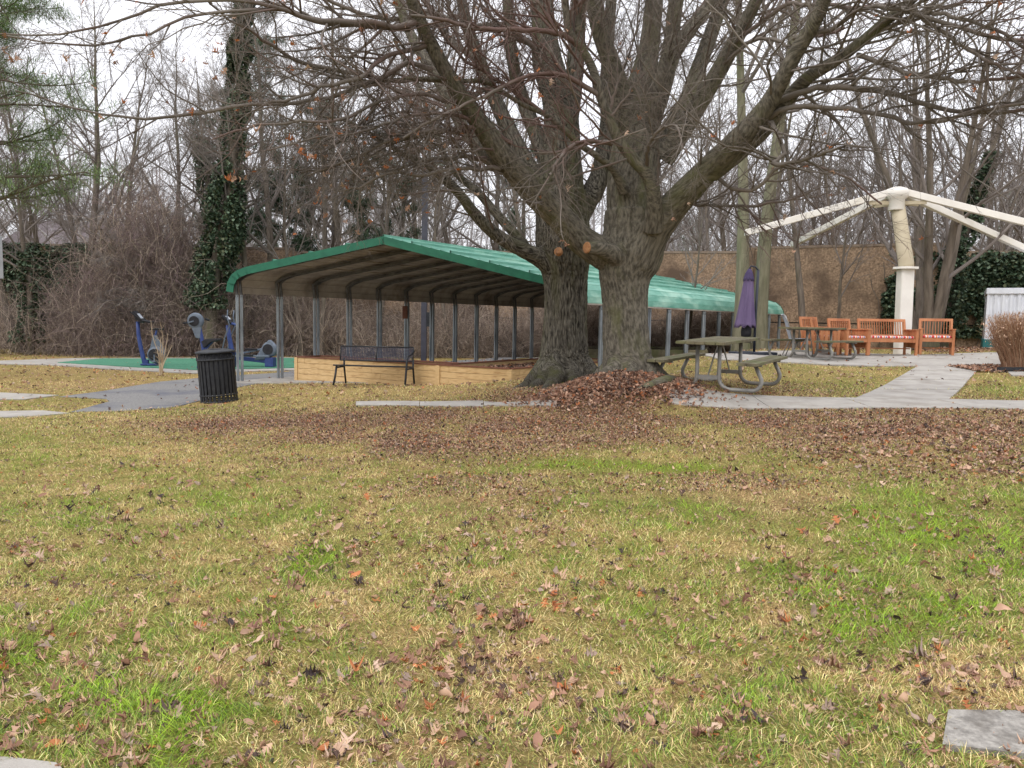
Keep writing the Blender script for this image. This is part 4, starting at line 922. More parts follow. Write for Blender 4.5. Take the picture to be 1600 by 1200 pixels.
def grow(rg, Pt, Rd, n, ln, rr, K=6, ang=(.6, 1.1), t0=.2, t1=.98, up=.0, wob=.25, lrel=None, rmin=.001, out=None, gam=.85):
    """n children per parent curve. ln=(lo,hi) metres (or lrel of parent length)"""
    N_, PK, _ = Pt.shape; pi = np.repeat(np.arange(N_), n); M = len(pi); t = np.clip((np.tile((np.arange(n)+.5)/n, N_)+rg.uniform(-.5, .5, M)/n), 0, 1)*(t1-t0)+t0
    f = t*(PK-1); i = np.minimum(f.astype(int), PK-2); u = (f-i)[:, None]
    p0 = Pt[pi, i]*(1-u)+Pt[pi, i+1]*u; r0 = Rd[pi, i]*(1-u[:, 0])+Rd[pi, i+1]*u[:, 0]; T = unit(Pt[pi, i+1]-Pt[pi, i])
    if lrel is not None: l = np.linalg.norm(np.diff(Pt, axis=1), axis=-1).sum(1)[pi]*rg.uniform(*lrel, M)*(1.12-.65*t)
    else: l = rg.uniform(*ln, M)*(1.15-.5*t)
    rnd = rg.normal(size=(M, 3)); 
    if out is not None: rnd = rnd+np.array(out)
    sd = unit(rnd-T*(rnd*T).sum(-1, keepdims=True)); a = rg.uniform(*ang, M)[:, None]
    d = unit(T*np.cos(a)+sd*np.sin(a)); C = np.empty((M, K, 3)); C[:, 0] = p0; st = (l/(K-1))[:, None]
    for k in range(1, K):
        C[:, k] = C[:, k-1]+d*st; d = unit(d+rg.normal(size=(M, 3))*wob+np.array([0, 0, up])/K*2)
    rs = np.maximum(np.minimum(r0*rr, l*.03), rmin); R_ = rs[:, None]*(1-np.linspace(0, 1, K)[None]**gam*.72); return C, np.maximum(R_, rmin*.6)

def barkmat(name, c1, c2, c3, sc=18, bump=.012, sb=26, moss=None, mlo=.5, mhi=.7):
    return mat(name, c1, c2, rough=.95, scale=sc, detail=9, bump=bump, bscale=sb, coord='bark', c3=c3 if moss is None else moss, s3=3.0, lo3=mlo, hi3=mhi, spec=.12, lo=.38, hi=.62)
M_bark1 = barkmat('deep furrowed bark', lin(50, 47, 42), lin(120, 115, 104), None, sc=44, bump=.03, sb=60, moss=lin(90, 90, 62), mlo=.48, mhi=.72)
M_bark2 = barkmat('smooth plated bark', lin(76, 72, 64), lin(124, 118, 106), None, sc=26, bump=.018, sb=60, moss=lin(98, 98, 70), mlo=.50, mhi=.70)
M_twig = mat('grey brown twigs', lin(92, 85, 79), lin(134, 126, 118), rough=.9, scale=2.5, detail=3, coord='bark', spec=.15, c3=lin(108, 88, 82), s3=1.7, lo3=.50, hi3=.62)
M_far = mat('far grey twigs', lin(104, 96, 92), lin(142, 134, 128), rough=.95, scale=1.2, detail=3, coord='bark', spec=.1)
M_farbark = mat('far grey bark', lin(88, 80, 72), lin(122, 112, 102), rough=.95, scale=9, detail=8, coord='bark', bump=.01, spec=.1, c3=lin(98, 98, 72), s3=1.2)
M_greentrunk = mat('algae green bark', lin(104, 102, 84), lin(132, 128, 108), rough=.95, scale=10, detail=8, coord='bark', bump=.012, spec=.1, c3=lin(100, 106, 76), s3=1.4)

# ------------------------------------------------------------------ the two big trees: limbs traced as (px, py, depth offset, width px)
def limb(Y0, pts, n=None, foot=None):
    q = []
    for (px, py, dy, w_) in pts:
        v = P(px, py, Y0+dy); q.append((*v, w_*.92/2/FPX*(Y0+dy)))
    n = n or 4*len(pts); c = catmull(q, n); return c[:, :3], np.maximum(c[:, 3], .003)
T2 = gx(982, 12.0); T1 = gx(880, 13.4)
Y2, Y1 = 12.0, 13.4
trunk2 = [(985, 606, 0, 108), (983, 590, 0, 96), (980, 560, 0, 84), (978, 520, 0, 78), (977, 480, 0, 76), (976, 450, 0, 80), (977, 425, 0, 92), (984, 400, 0, 108), (990, 370, 0, 104), (992, 330, 0, 98)]
L2 = [  # main limbs of the front tree
    trunk2,
    [(992, 345, 0, 92), (990, 300, .05, 88), (992, 250, .1, 84), (997, 200, .15, 76), (1003, 150, .2, 62), (1008, 110, .3, 44), (1016, 60, .4, 32), (1022, 0, .5, 30), (1030, -70, .6, 26), (1040, -160, .7, 20)],
    [(980, 200, .1, 60), (968, 150, 0, 44), (955, 100, -.1, 32), (938, 50, -.2, 28), (926, 0, -.3, 25), (905, -80, -.5, 20)],
    [(1008, 190, .1, 50), (1035, 130, -.1, 34), (1048, 70, -.2, 26), (1056, 0, -.3, 24), (1070, -90, -.4, 20)],
    [(1020, 170, .3, 40), (1050, 90, .5, 26), (1080, 45, .7, 22), (1115, -5, .9, 20), (1160, -80, 1.2, 16)],
    [(1030, 230, .3, 40), (1068, 170, .6, 30), (1090, 110, .8, 26), (1112, 50, 1.0, 24), (1132, -10, 1.2, 22), (1165, -100, 1.5, 18)],
    [(1035, 250, 0, 40), (1078, 185, -.2, 32), (1112, 130, -.4, 28), (1140, 80, -.6, 26), (1172, 20, -.9, 22), (1205, -50, -1.2, 20)],
    [(975, 412, 0, 60), (940, 395, -.1, 54), (905, 372, -.2, 48), (870, 335, -.4, 46), (835, 300, -.6, 44), (802, 262, -.8, 42), (775, 228, -1.0, 38), (748, 190, -1.2, 33), (722, 152, -1.4, 28), (697, 112, -1.6, 26), (674, 70, -1.8, 24), (655, 30, -2.0, 21), (640, -10, -2.2, 20), (615, -80, -2.5, 16)],
    [(806, 268, -.8, 26), (768, 250, -.7, 24), (740, 222, -.6, 22), (718, 190, -.5, 20), (700, 155, -.4, 19), (676, 110, -.3, 18), (650, 70, -.2, 17), (628, 20, -.1, 15), (600, -60, 0, 12)],
    [(995, 400, -.1, 80), (1020, 362, -.3, 60), (1045, 330, -.5, 52), (1080, 292, -.8, 46), (1115, 255, -1.1, 40), (1150, 220, -1.4, 36), (1180, 188, -1.6, 32), (1205, 155, -1.8, 28), (1225, 118, -2.0, 26), (1248, 75, -2.2, 25), (1272, 35, -2.4, 24), (1292, -10, -2.6, 22), (1315, -80, -3.0, 18)],
    [(1110, 270, -1.0, 34), (1150, 240, -1.2, 32), (1190, 205, -1.4, 30), (1222, 165, -1.6, 25), (1262, 122, -1.9, 22), (1310, 92, -2.2, 20), (1350, 62, -2.4, 18), (1390, 28, -2.6, 18), (1430, -5, -2.8, 16), (1490, -60, -3.2, 12)],
    [(1020, 360, -.5, 36), (1022, 310, -.75, 26), (1012, 274, -.85, 23), (988, 247, -.9, 20), (966, 218, -.95, 17), (951, 182, -1.0, 16), (938, 150, -1.05, 16), (926, 108, -1.1, 15), (908, 74, -1.15, 14), (890, 50, -1.2, 13), (882, 0, -1.3, 12), (872, -60, -1.4, 10)],
    [(976, 300, -.4, 22), (958, 265, -.6, 13), (930, 242, -.75, 11), (905, 225, -.85, 11), (875, 196, -1.0, 10), (850, 178, -1.1, 9), (820, 165, -1.2, 8), (795, 150, -1.3, 8), (760, 128, -1.4, 8), (730, 126, -1.5, 7), (690, 124, -1.6, 7), (640, 122, -1.7, 6), (590, 128, -1.8, 6), (540, 120, -1.9, 5), (480, 105, -2, 4)],
    [(905, 50, -1.2, 12), (903, 30, -1.25, 9), (912, 0, -1.3, 9), (925, -60, -1.4, 7)],
]
B2 = [  # secondary branches of the front tree
    [(940, 150, -1.05, 10), (900, 128, -1.2, 9), (865, 115, -1.4, 8), (812, 122, -1.6, 7), (770, 145, -1.8, 6), (720, 165, -2.0, 5), (680, 185, -2.2, 5), (630, 215, -2.3, 4)],
    [(900, 70, -1.15, 10), (880, 55, -1.3, 10), (850, 48, -1.5, 9), (800, 46, -1.8, 8), (740, 45, -2.1, 7), (700, 30, -2.3, 6), (640, 25, -2.5, 5)],
    [(655, 32, -2.0, 12), (620, 44, -2.2, 12), (590, 35, -2.4, 11), (545, 34, -2.6, 11), (495, 34, -2.8, 10), (452, 18, -3.0, 8), (410, 6, -3.2, 7), (350, 0, -3.4, 6), (280, 2, -3.6, 6), (220, 22, -3.8, 5), (165, 38, -4, 4), (110, 50, -4.1, 4), (40, 53, -4.2, 3), (-30, 54, -4.3, 3)],
    [(640, 45, -1.9, 11), (600, 42, -2.2, 11), (560, 38, -2.4, 11), (520, 40, -2.6, 10), (480, 28, -2.8, 8), (440, 14, -3.0, 7), (380, 18, -3.3, 6), (310, 22, -3.5, 5), (250, 45, -3.8, 5), (200, 60, -4, 4), (140, 70, -4.2, 4), (70, 66, -4.4, 3), (15, 58, -4.5, 3)],
    [(676, 112, -1.6, 10), (640, 96, -1.7, 9), (600, 120, -1.9, 9), (560, 134, -2.1, 8), (520, 152, -2.3, 8), (475, 158, -2.5, 7), (430, 163, -2.7, 7), (380, 165, -2.9, 6), (310, 178, -3.1, 6), (215, 186, -3.4, 5), (150, 176, -3.6, 4), (75, 158, -3.8, 3), (20, 140, -4, 3)],
    [(700, 130, -1.5, 9), (660, 124, -1.6, 9), (600, 125, -1.8, 9), (560, 115, -2.0, 8), (510, 108, -2.2, 8), (460, 92, -2.4, 7), (420, 68, -2.6, 6), (390, 50, -2.8, 5), (350, 25, -3, 4), (320, -10, -3.2, 4)],
    [(735, 205, -1.1, 9), (690, 205, -1.3, 8), (650, 215, -1.5, 7), (600, 222, -1.7, 6), (560, 245, -1.9, 6), (515, 262, -2.1, 5), (470, 270, -2.3, 4)],
    [(768, 250, -.7, 11), (735, 245, -.9, 9), (700, 248, -1.1, 7), (660, 250, -1.2, 6), (620, 265, -1.4, 6), (580, 272, -1.6, 5), (548, 290, -1.8, 4)],
    [(780, 262, -.9, 9), (745, 265, -1.1, 8), (705, 263, -1.3, 7), (660, 275, -1.5, 6), (610, 270, -1.7, 5), (560, 292, -1.9, 4), (520, 300, -2, 3)],
    [(800, 225, -1.0, 8), (760, 200, -1.2, 7), (700, 203, -1.4, 7), (660, 207, -1.6, 6), (600, 225, -1.8, 5), (540, 250, -2.1, 4), (480, 275, -2.3, 3)],
    [(672, 70, -1.8, 10), (640, 78, -2.0, 9), (600, 88, -2.2, 8), (570, 118, -2.4, 8), (520, 130, -2.6, 7), (470, 150, -2.8, 6), (410, 165, -3.0, 5)],
    [(850, 178, -1.1, 8), (812, 150, -1.2, 7), (770, 120, -1.4, 6), (720, 90, -1.6, 5), (690, 50, -1.8, 5), (660, 0, -2, 4)],
    [(955, 222, -1.0, 10), (930, 222, -1.3, 8), (905, 222, -1.5, 8), (885, 235, -1.7, 7), (870, 255, -1.9, 6), (858, 275, -2.0, 5)],
    [(1010, 258, -.9, 9), (1012, 235, -1.2, 7), (1020, 215, -1.4, 6), (1035, 200, -1.6, 5), (1055, 195, -1.8, 4), (1065, 225, -2.0, 4), (1075, 245, -2.1, 3)],
    [(1205, 165, -1.6, 12), (1240, 148, -1.8, 12), (1280, 138, -2, 11), (1320, 136, -2.2, 11), (1370, 142, -2.4, 9), (1420, 155, -2.6, 9), (1470, 168, -2.8, 8), (1530, 178, -3, 7), (1600, 172, -3.2, 6), (1680, 150, -3.4, 5)],
    [(1195, 190, -1.5, 10), (1230, 168, -1.8, 9), (1290, 167, -2.0, 8), (1340, 172, -2.2, 8), (1400, 186, -2.5, 8), (1435, 192, -2.7, 7), (1480, 186, -2.9, 7), (1530, 172, -3.1, 6), (1580, 165, -3.3, 6), (1650, 160, -3.5, 5)],
    [(1340, 85, -2.3, 9), (1375, 98, -2.5, 8), (1410, 112, -2.7, 8), (1450, 118, -2.9, 7), (1500, 127, -3.1, 7), (1550, 125, -3.3, 6), (1600, 120, -3.5, 5), (1660, 112, -3.6, 4)],
    [(1240, 60, -2.2, 10), (1300, 45, -2.4, 9), (1350, 12, -2.6, 8), (1400, 12, -2.8, 9), (1450, 28, -3.0, 8), (1500, 42, -3.2, 7), (1560, 60, -3.4, 7), (1620, 65, -3.6, 6)],
    [(1330, 70, -2.3, 8), (1390, 42, -2.6, 8), (1440, 22, -2.9, 7), (1500, 28, -3.2, 7), (1560, 50, -3.4, 6), (1640, 90, -3.7, 5)],
    [(1440, 30, -2.9, 7), (1480, 55, -3.0, 7), (1500, 70, -3.2, 6), (1560, 105, -3.4, 6), (1610, 118, -3.6, 5)],
    [(1205, 190, -1.6, 9), (1225, 235, -1.9, 7), (1210, 255, -2.0, 9), (1250, 250, -2.2, 7), (1290, 238, -2.4, 6), (1322, 228, -2.6, 4)],
    [(1115, 262, -1.0, 8), (1140, 292, -1.1, 7), (1180, 295, -1.2, 7), (1215, 262, -1.4, 7), (1260, 256, -1.6, 5), (1330, 282, -1.8, 4), (1380, 320, -2.0, 3)],
    [(1060, 315, -.7, 7), (1090, 320, -.8, 6), (1140, 322, -.9, 5), (1175, 322, -1.0, 5), (1230, 312, -1.1, 4), (1270, 300, -1.2, 3)],
    [(1150, 60, -.7, 8), (1185, 40, -1.0, 8), (1225, 8, -1.3, 8), (1270, 8, -1.5, 7), (1330, 12, -1.8, 7), (1390, 8, -2.0, 6), (1450, 20, -2.3, 5)],
    [(1125, 110, -.5, 8), (1165, 70, -.9, 7), (1200, 60, -1.2, 7), (1235, 72, -1.5, 6), (1265, 60, -1.8, 6), (1320, 45, -2.0, 5)],
    [(950, 180, -1.0, 7), (975, 100, -1.1, 3), (1000, 30, -1.2, 2)], [(952, 185, -1.0, 6), (995, 130, -1.2, 3), (1050, 60, -1.3, 2)],
    [(1027, 290, -.9, 6), (1028, 240, -1.0, 4), (1025, 200, -1.1, 3), (1012, 170, -1.2, 3)],
    [(700, 160, -1.4, 8), (650, 148, -1.8, 7), (600, 155, -2.2, 6), (540, 185, -2.6, 6), (480, 190, -3.0, 5), (400, 196, -3.4, 4), (330, 215, -3.7, 3)],
    [(745, 190, -1.2, 8), (700, 178, -1.6, 7), (640, 180, -2.0, 6), (570, 205, -2.4, 5), (500, 215, -2.8, 4), (420, 235, -3.1, 3)],
]
L1 = [  # rear tree
    [(884, 604, 0, 112), (882, 585, 0, 96), (882, 560, 0, 84), (883, 520, 0, 74), (884, 480, 0, 70), (884, 440, 0, 72), (882, 410, 0, 84), (880, 380, 0, 92), (878, 340, 0, 88), (876, 300, 0, 84)],
    [(878, 320, 0, 76), (878, 260, .1, 66), (878, 200, .2, 58), (872, 150, .3, 52), (856, 100, .4, 50), (850, 50, .5, 40), (846, 0, .6, 36), (838, -100, .8, 28)],
    [(882, 360, 0, 60), (905, 330, .2, 44), (925, 300, .35, 36), (938, 270, .5, 32), (945, 235, .6, 30), (950, 190, .7, 26), (948, 140, .8, 24), (950, 80, .9, 20), (955, 0, 1.0, 18), (960, -80, 1.1, 15)],
    [(870, 300, .2, 44), (880, 230, .5, 36), (892, 160, .7, 32), (900, 90, .9, 28), (903, 20, 1.1, 25), (905, -70, 1.3, 20)],
    [(862, 330, -.1, 40), (842, 285, .0, 30), (820, 250, .1, 28), (800, 212, .2, 26), (782, 175, .3, 25), (765, 135, .4, 24), (748, 95, .5, 22), (733, 50, .6, 20), (722, 5, .7, 18), (705, -70, .8, 15)],
    [(858, 260, .1, 32), (838, 210, .4, 26), (815, 150, .7, 22), (800, 90, .9, 20), (795, 30, 1.1, 18), (790, -60, 1.3, 14)],
    [(868, 420, -.1, 40), (845, 404, -.2, 32), (820, 392, -.3, 26), (792, 378, -.4, 23), (765, 358, -.5, 21), (740, 332, -.6, 19), (722, 308, -.7, 17), (702, 286, -.8, 16), (680, 268, -.9, 13), (655, 250, -1.0, 10), (628, 240, -1.1, 8), (590, 215, -1.3, 6), (545, 190, -1.5, 5), (490, 180, -1.7, 4)],
    [(828, 396, -.3, 20), (810, 372, -.2, 17), (790, 350, -.1, 16), (768, 325, 0, 15), (745, 298, .1, 14), (722, 280, .2, 12), (700, 255, .3, 11), (688, 225, .4, 10), (672, 190, .5, 9), (660, 150, .6, 8), (640, 110, .7, 7), (615, 60, .8, 6)],
]
B1 = [
    [(765, 135, .4, 12), (730, 150, .2, 9), (690, 140, 0, 8), (640, 145, -.2, 7), (590, 132, -.4, 6), (520, 140, -.6, 5)],
    [(740, 90, .5, 12), (700, 60, .4, 10), (670, 10, .3, 8), (650, -40, .2, 7)],
    [(725, 20, .6, 10), (680, 40, .4, 9), (620, 30, .2, 8), (560, 20, 0, 7), (500, -5, -.2, 6), (440, -20, -.4, 5)],
    [(800, 220, .2, 10), (770, 225, .0, 8), (730, 215, -.2, 7), (690, 225, -.4, 5), (640, 240, -.6, 4)],
    [(945, 240, .6, 10), (975, 262, .4, 8), (1000, 265, .2, 6)],
    [(860, 100, .4, 14), (820, 60, .2, 10), (780, 40, 0, 8), (730, 40, -.2, 7), (680, 20, -.4, 6), (620, 10, -.6, 5)],
]
def roots(base, n, r0, rad, h, seed, skip=()):
    r = random.Random(seed); out = []
    for k in range(n):
        a = 2*PI*k/n+r.uniform(-.2, .2); l = rad*r.uniform(.8, 1.15); pts = []
        for t in np.linspace(0, 1, 9):
            d = r0*.12+(l-r0*.12)*t; x = base.x+math.cos(a+.25*t*r.uniform(-1, 1))*d; y = base.y+math.sin(a)*d
            z = gz(x, y)+h*(1-t)**2.2-.03*t-.02; pts.append((x, y, z, (r0*.42)*(1-t)**.8*(.55+.45*min(1, t*3))+.03))
        c = catmull(pts, 14); out.append((c[:, :3], c[:, 3]))
    return out
def big_trunk(name, limbs, rts, m, parent, amp, fr, stretchf, vox, seed):
    curves = [limb(Y0, l) for (Y0, l) in limbs]+rts; mb = Wood(); V = []; F = []
    mm = MB()
    for c, r_ in curves:
        mm.tube([tuple(p) for p in c], list(r_), 14)
    tmp = mm.build(name, m); rm = tmp.modifiers.new('r', 'REMESH'); rm.mode = 'VOXEL'; rm.voxel_size = vox; rm.adaptivity = 0
    sm = tmp.modifiers.new('s', 'SMOOTH'); sm.factor = .5; sm.iterations = 5
    dg = bpy.context.evaluated_depsgraph_get(); me = bpy.data.meshes.new_from_object(tmp.evaluated_get(dg)); old = tmp.data; bpy.data.objects.remove(tmp); bpy.data.meshes.remove(old)
    n = len(me.vertices); co_ = np.empty(n*3, np.float32); me.vertices.foreach_get('co', co_); co_ = co_.reshape(-1, 3).astype(float)
    no = np.empty(n*3, np.float32); me.vertices.foreach_get('normal', no); no = no.reshape(-1, 3).astype(float)
    CP, CT, CS, CR = [], [], [], []
    for c, r_ in curves:
        k = max(20, len(c)*3); ii = np.linspace(0, len(c)-1.001, k); i0 = ii.astype(int); u = (ii-i0)[:, None]; cc = c[i0]*(1-u)+c[i0+1]*u
        t = unit(np.gradient(cc, axis=0)); s = np.concatenate([[0], np.cumsum(np.linalg.norm(np.diff(cc, axis=0), axis=-1))])
        CP.append(cc); CT.append(t); CS.append(s+cc[0, 2]); CR.append(r_[i0]*(1-u[:, 0])+r_[i0+1]*u[:, 0])
    CP, CT, CS, CR = map(np.concatenate, (CP, CT, CS, CR)); B = np.empty_like(co_); rad = np.empty(n)
    org = np.array([parent.location[0], parent.location[1], parent.location[2]+2.0])
    for a in range(0, n, 20000):
        q = co_[a:a+20000]; dd_ = ((q[:, None]-CP[None])**2).sum(-1)/(CR[None]**2+1e-4); j = dd_.argmin(1); wq = 1/(dd_+.05)**3
        d_ = unit(np.einsum('ij,jk->ik', wq/wq.sum(1, keepdims=True), CT*np.where(CT[:, 2:3] < -.2, -1, 1))); v = q-org; B[a:a+20000] = v-(1-stretchf)*(v*d_).sum(-1, keepdims=True)*d_; rad[a:a+20000] = CR[j]
    q = B*fr; nn = fbm(q[:, 0], q[:, 1], q[:, 2], 3); rid = 1-np.clip(np.abs(2*nn-1)*4.5, 0, 1)**.8; rid = 1-rid; big = fbm(co_[:, 0]*3+seed, co_[:, 1]*3, co_[:, 2]*1.5, 3)-.5
    am = amp*np.clip(rad/.35, .12, 1)
    co_ += no*(am*(rid-.5)+.05*big*np.clip(rad/.35, .1, 1))[:, None]
    me.vertices.foreach_set('co', (co_-np.array(parent.location)).astype(np.float32).ravel()); at = me.attributes.new('bark', 'FLOAT_VECTOR', 'POINT'); at.data.foreach_set('vector', B.astype(np.float32).ravel())
    me.polygons.foreach_set('use_smooth', np.ones(len(me.polygons), bool)); me.update(); me.materials.clear()
    print(name, 'trunk verts', n); me.name = name; return link(name, me, m, parent), curves
def crown(rg, name, parent, curves, mains, m, tips_up=.1):
    """curves: list of (pts, r) secondary branches; mains: big limbs that also carry side branches"""
    w_ = Wood(); off = parent.location
    allc = []
    for c, r_ in curves:
        ii = np.linspace(0, len(c)-1.001, 24); i0 = ii.astype(int); u = (ii-i0)[:, None]; cc = c[i0]*(1-u)+c[i0+1]*u; rr_ = r_[i0]*(1-u[:, 0])+r_[i0+1]*u[:, 0]
        cc = cc+rg.normal(size=cc.shape)*.010; allc.append((cc, rr_*.92))
    A = np.array([a for a, _ in allc]); Ar = np.array([b for _, b in allc]); w_.add(A, Ar, 8)
    Mn = []
    for c, r_ in mains:
        ii = np.linspace(0, len(c)-1.001, 24); i0 = ii.astype(int); u = (ii-i0)[:, None]; Mn.append((c[i0]*(1-u)+c[i0+1]*u, r_[i0]*(1-u[:, 0])+r_[i0+1]*u[:, 0]))
    Mp = np.array([a for a, _ in Mn]); Mr = np.array([b for _, b in Mn])
    C1, R1 = grow(rg, Mp, np.minimum(Mr, .034), 11, (1.2, 3.2), .55, K=9, ang=(.5, 1.2), t0=.25, up=.15, wob=.13, rmin=.004, out=(0, -.3, 0)); w_.add(C1, R1, 6)
    C2, R2 = grow(rg, A, Ar, 15, (.5, 1.7), .6, K=7, ang=(.4, 1.1), t0=.12, up=.12, wob=.16, rmin=.003); w_.add(C2, R2, 5)
    C3, R3 = grow(rg, C1, R1, 8, (.4, 1.3), .6, K=6, ang=(.4, 1.1), t0=.15, up=.1, wob=.18, rmin=.0028); w_.add(C3, R3, 4)
    C4, R4 = grow(rg, C2, R2, 8, (.2, .75), .6, K=5, ang=(.4, 1.1), up=.1, wob=.2, rmin=.0024); w_.add(C4, R4, 3)
    C5, R5 = grow(rg, C3, R3, 7, (.18, .6), .6, K=5, ang=(.4, 1.1), up=.12, wob=.2, rmin=.0022); w_.add(C5, R5, 3)
    C6, R6 = grow(rg, C4, R4, 4, (.08, .28), .6, K=3, ang=(.4, 1.0), up=.1, wob=.2, rmin=.0018); w_.add(C6, R6, 3)
    o = w_.build(name, m, parent, off); print(name, 'faces', sum(len(f) for f in w_.F)); return o, C4
r2 = np.random.default_rng(21)
t2 = empty('oak_tree', (T2.x, T2.y, T2.z), 0, 'big bare forked tree with smooth plated bark, front one, leaves heaped at its foot', 'tree')
rt2 = roots(T2, 8, .42, .78, .45, 5)
# surface root arching out of the leaf heap
q = [gx(985, 11.6), gx(1000, 11.2), gx(1018, 10.9)]; 
c = catmull([(*gx(1050, 11.7)[:2], gx(1050, 11.7).z+.0, .09), (*gx(1040, 11.3)[:2], gx(1040, 11.3).z+.05, .08), (*gx(1020, 11.0)[:2], gx(1020, 11.0).z+.04, .07), (*gx(1000, 10.85)[:2], gx(1000, 10.85).z+.0, .06), (*gx(985, 10.8)[:2], gx(985, 10.8).z-.06, .05)], 14); rt2.append((c[:, :3], c[:, 3]))
L2.append([(990, 415, 0, 50), (968, 402, -.3, 36), (940, 390, -.55, 26), (917, 387, -.72, 21)])
_, cv2 = big_trunk('trunk', [(Y2, l) for l in L2], rt2, M_bark2, t2, .010, 20, .34, .0145, 1)
c_, r_ = limb(Y2, L2[-1], 8)
M_cut = mat('fresh saw cut', lin(150, 104, 70), lin(186, 140, 100), rough=.85, scale=24, c3=lin(120, 88, 66), s3=12)
dr = Vector(c_[-1]-c_[-3]).normalized(); Mq = dr.to_track_quat('Z', 'Y').to_matrix()
MB().lathe(Vector(c_[-1]), [(0, .02), (r_[-1]*.8, .018), (r_[-1]*.95, .0)], 16, Mq).build('saw_cut', M_cut, t2, off=t2.location)
br2 = [limb(Y2, l) for l in B2]
cr2, tw2 = crown(r2, 'crown', t2, br2, cv2[1:len(L2)-1], M_twig)
t1 = empty('oak_tree', (T1.x, T1.y, T1.z), 0, 'big bare tree with deeply furrowed bark and flared roots, behind the forked tree', 'tree')
_, cv1 = big_trunk('trunk', [(Y1, l) for l in L1], roots(T1, 10, .46, .98, .75, 9), M_bark1, t1, .024, 26, .15, .0145, 7)
pq = P(873, 392, Y1-.62); MB().lathe(pq, [(0, .03), (.055, .028), (.075, -.05)], 16, Matrix.Rotation(R(75), 3, 'X')).build('saw_cut', M_cut, t1, off=t1.location)
br1 = [limb(Y1, l) for l in B1]
cr1, tw1 = crown(r2, 'crown', t1, br1, cv1[1:len(L1)], M_twig)
# dead leaves still hanging in the crown
sel = r2.choice(len(tw2), 480); pts_ = tw2[sel, -1]; px_, py2 = proj(pts_[:, 0], pts_[:, 1], pts_[:, 2]); k = (px_ < 900) | (r2.random(len(px_)) < .3); pts_ = pts_[k]
n = len(pts_); V, F, C = leaves(pts_[:, 0], pts_[:, 1], pts_[:, 2]-.04, r2.uniform(.06, .11, n), PRO[1], 1.3, prob=np.array([.1, .2, 0, .1, 0, .5, 0, 0, .1]), dz=0)
link('hanging_leaves', arrmesh('hanging_leaves', V-np.array(t2.location), F, {'gc': ('FLOAT_COLOR', C)}), M_leaf, t2)['kind'] = 'stuff'

# ------------------------------------------------------------------ background trees: variants then copies
def bg_tree(seed, H, r0, lean=(0, 0), stems=1, dens=1.0, first=.25, up=.25, spread=1.0, m1=None, m2=None, wob=.05, name='bare_tree'):
    rg = np.random.default_rng(seed); tk, tr = [], []
    for s in range(stems):
        a = 2*PI*s/stems+rg.uniform(0, 1); K = 14; p = np.array([math.cos(a), math.sin(a), 0])*(.18 if stems > 1 else 0)*r0*4; d = np.array([lean[0]+(math.cos(a)*.28 if stems > 1 else 0), lean[1]+(math.sin(a)*.28 if stems > 1 else 0), 1.0]); d /= np.linalg.norm(d)
        pts = [p+np.array([0, 0, -.25])]
        for k in range(1, K): d = d+rg.normal(size=3)*wob+np.array([0, 0, .03]); d /= np.linalg.norm(d); pts.append(pts[-1]+d*H*rg.uniform(.85, 1.05)/(K-1)*(1 if stems == 1 else rg.uniform(.85, 1)))
        tk.append(pts); rr_ = r0*(1 if stems == 1 else .62)*(1-np.linspace(0, 1, K)**.85*.965); rr_[0] *= 1.35; tr.append(rr_)
    tk = np.array(tk, float); tr = np.array(tr)
    wt = Wood(); wt.add(tk, tr, 12); wc = Wood()
    A, Ar = grow(rg, tk, tr, int(22*dens), None, .55, K=8, ang=(.45*spread, 1.0*spread), t0=first, up=up, wob=.12, lrel=(.20, .42), rmin=.012); wc.add(A, Ar, 6)
    B, Br = grow(rg, A, Ar, int(8*dens), None, .6, K=6, ang=(.4, .95), t0=.15, up=up*.8, wob=.16, lrel=(.25, .5), rmin=.007); wc.add(B, Br, 4)
    C, Cr = grow(rg, B, Br, int(7*dens), None, .6, K=5, ang=(.4, .95), t0=.1, up=up*.6, wob=.2, lrel=(.3, .6), rmin=.0045); wc.add(C, Cr, 3)
    D, Dr = grow(rg, C, Cr, int(5*dens), None, .6, K=3, ang=(.4, .95), t0=.1, up=up*.5, wob=.2, lrel=(.35, .7), rmin=.0035); wc.add(D, Dr, 3)
    rt = empty(name, (0, 0, 0)); wt.build('trunk', m1 or M_farbark, rt); wc.build('crown', m2 or M_far, rt); rt['_t'] = 0; del rt['_t']
    return rt, tk, tr
PROTO = {}
def proto(key, *a, **k):
    if key not in PROTO: PROTO[key] = bg_tree(*a, **k)[0]; PROTO[key]['fresh'] = 1
    return PROTO[key]
proto('a', 101, 19, .24); proto('b', 102, 16, .17, lean=(.05, 0)); proto('c', 103, 20, .28, first=.32); proto('d', 104, 13, .13, lean=(-.08, 0), dens=.9)
proto('m', 105, 14, .27, stems=6, dens=.62, first=.2, up=.3); proto('s', 106, 10, .09, dens=.85, wob=.08); proto('g', 107, 19, .25, first=.45, m1=M_greentrunk, wob=.02)
proto('v', 108, 8, .10, dens=1.15, first=.08, up=-.25, wob=.14, spread=1.3)
def place(key, px, Y, sc, rz, label, group='bare trees behind the park', lean=(0, 0)):
    p0 = PROTO[key]
    if p0.get('fresh'): del p0['fresh']; o = p0
    else: o = copy_tree(p0)
    x = (px-800)/FPX*Y; z = gz(x, Y) if Y < 40 else .3
    o.location = (x, Y, z-.05); o.rotation_euler = (R(lean[1]), R(lean[0]), R(rz)); o.scale = (sc,)*3
    tag(o, label, 'tree', group); return o
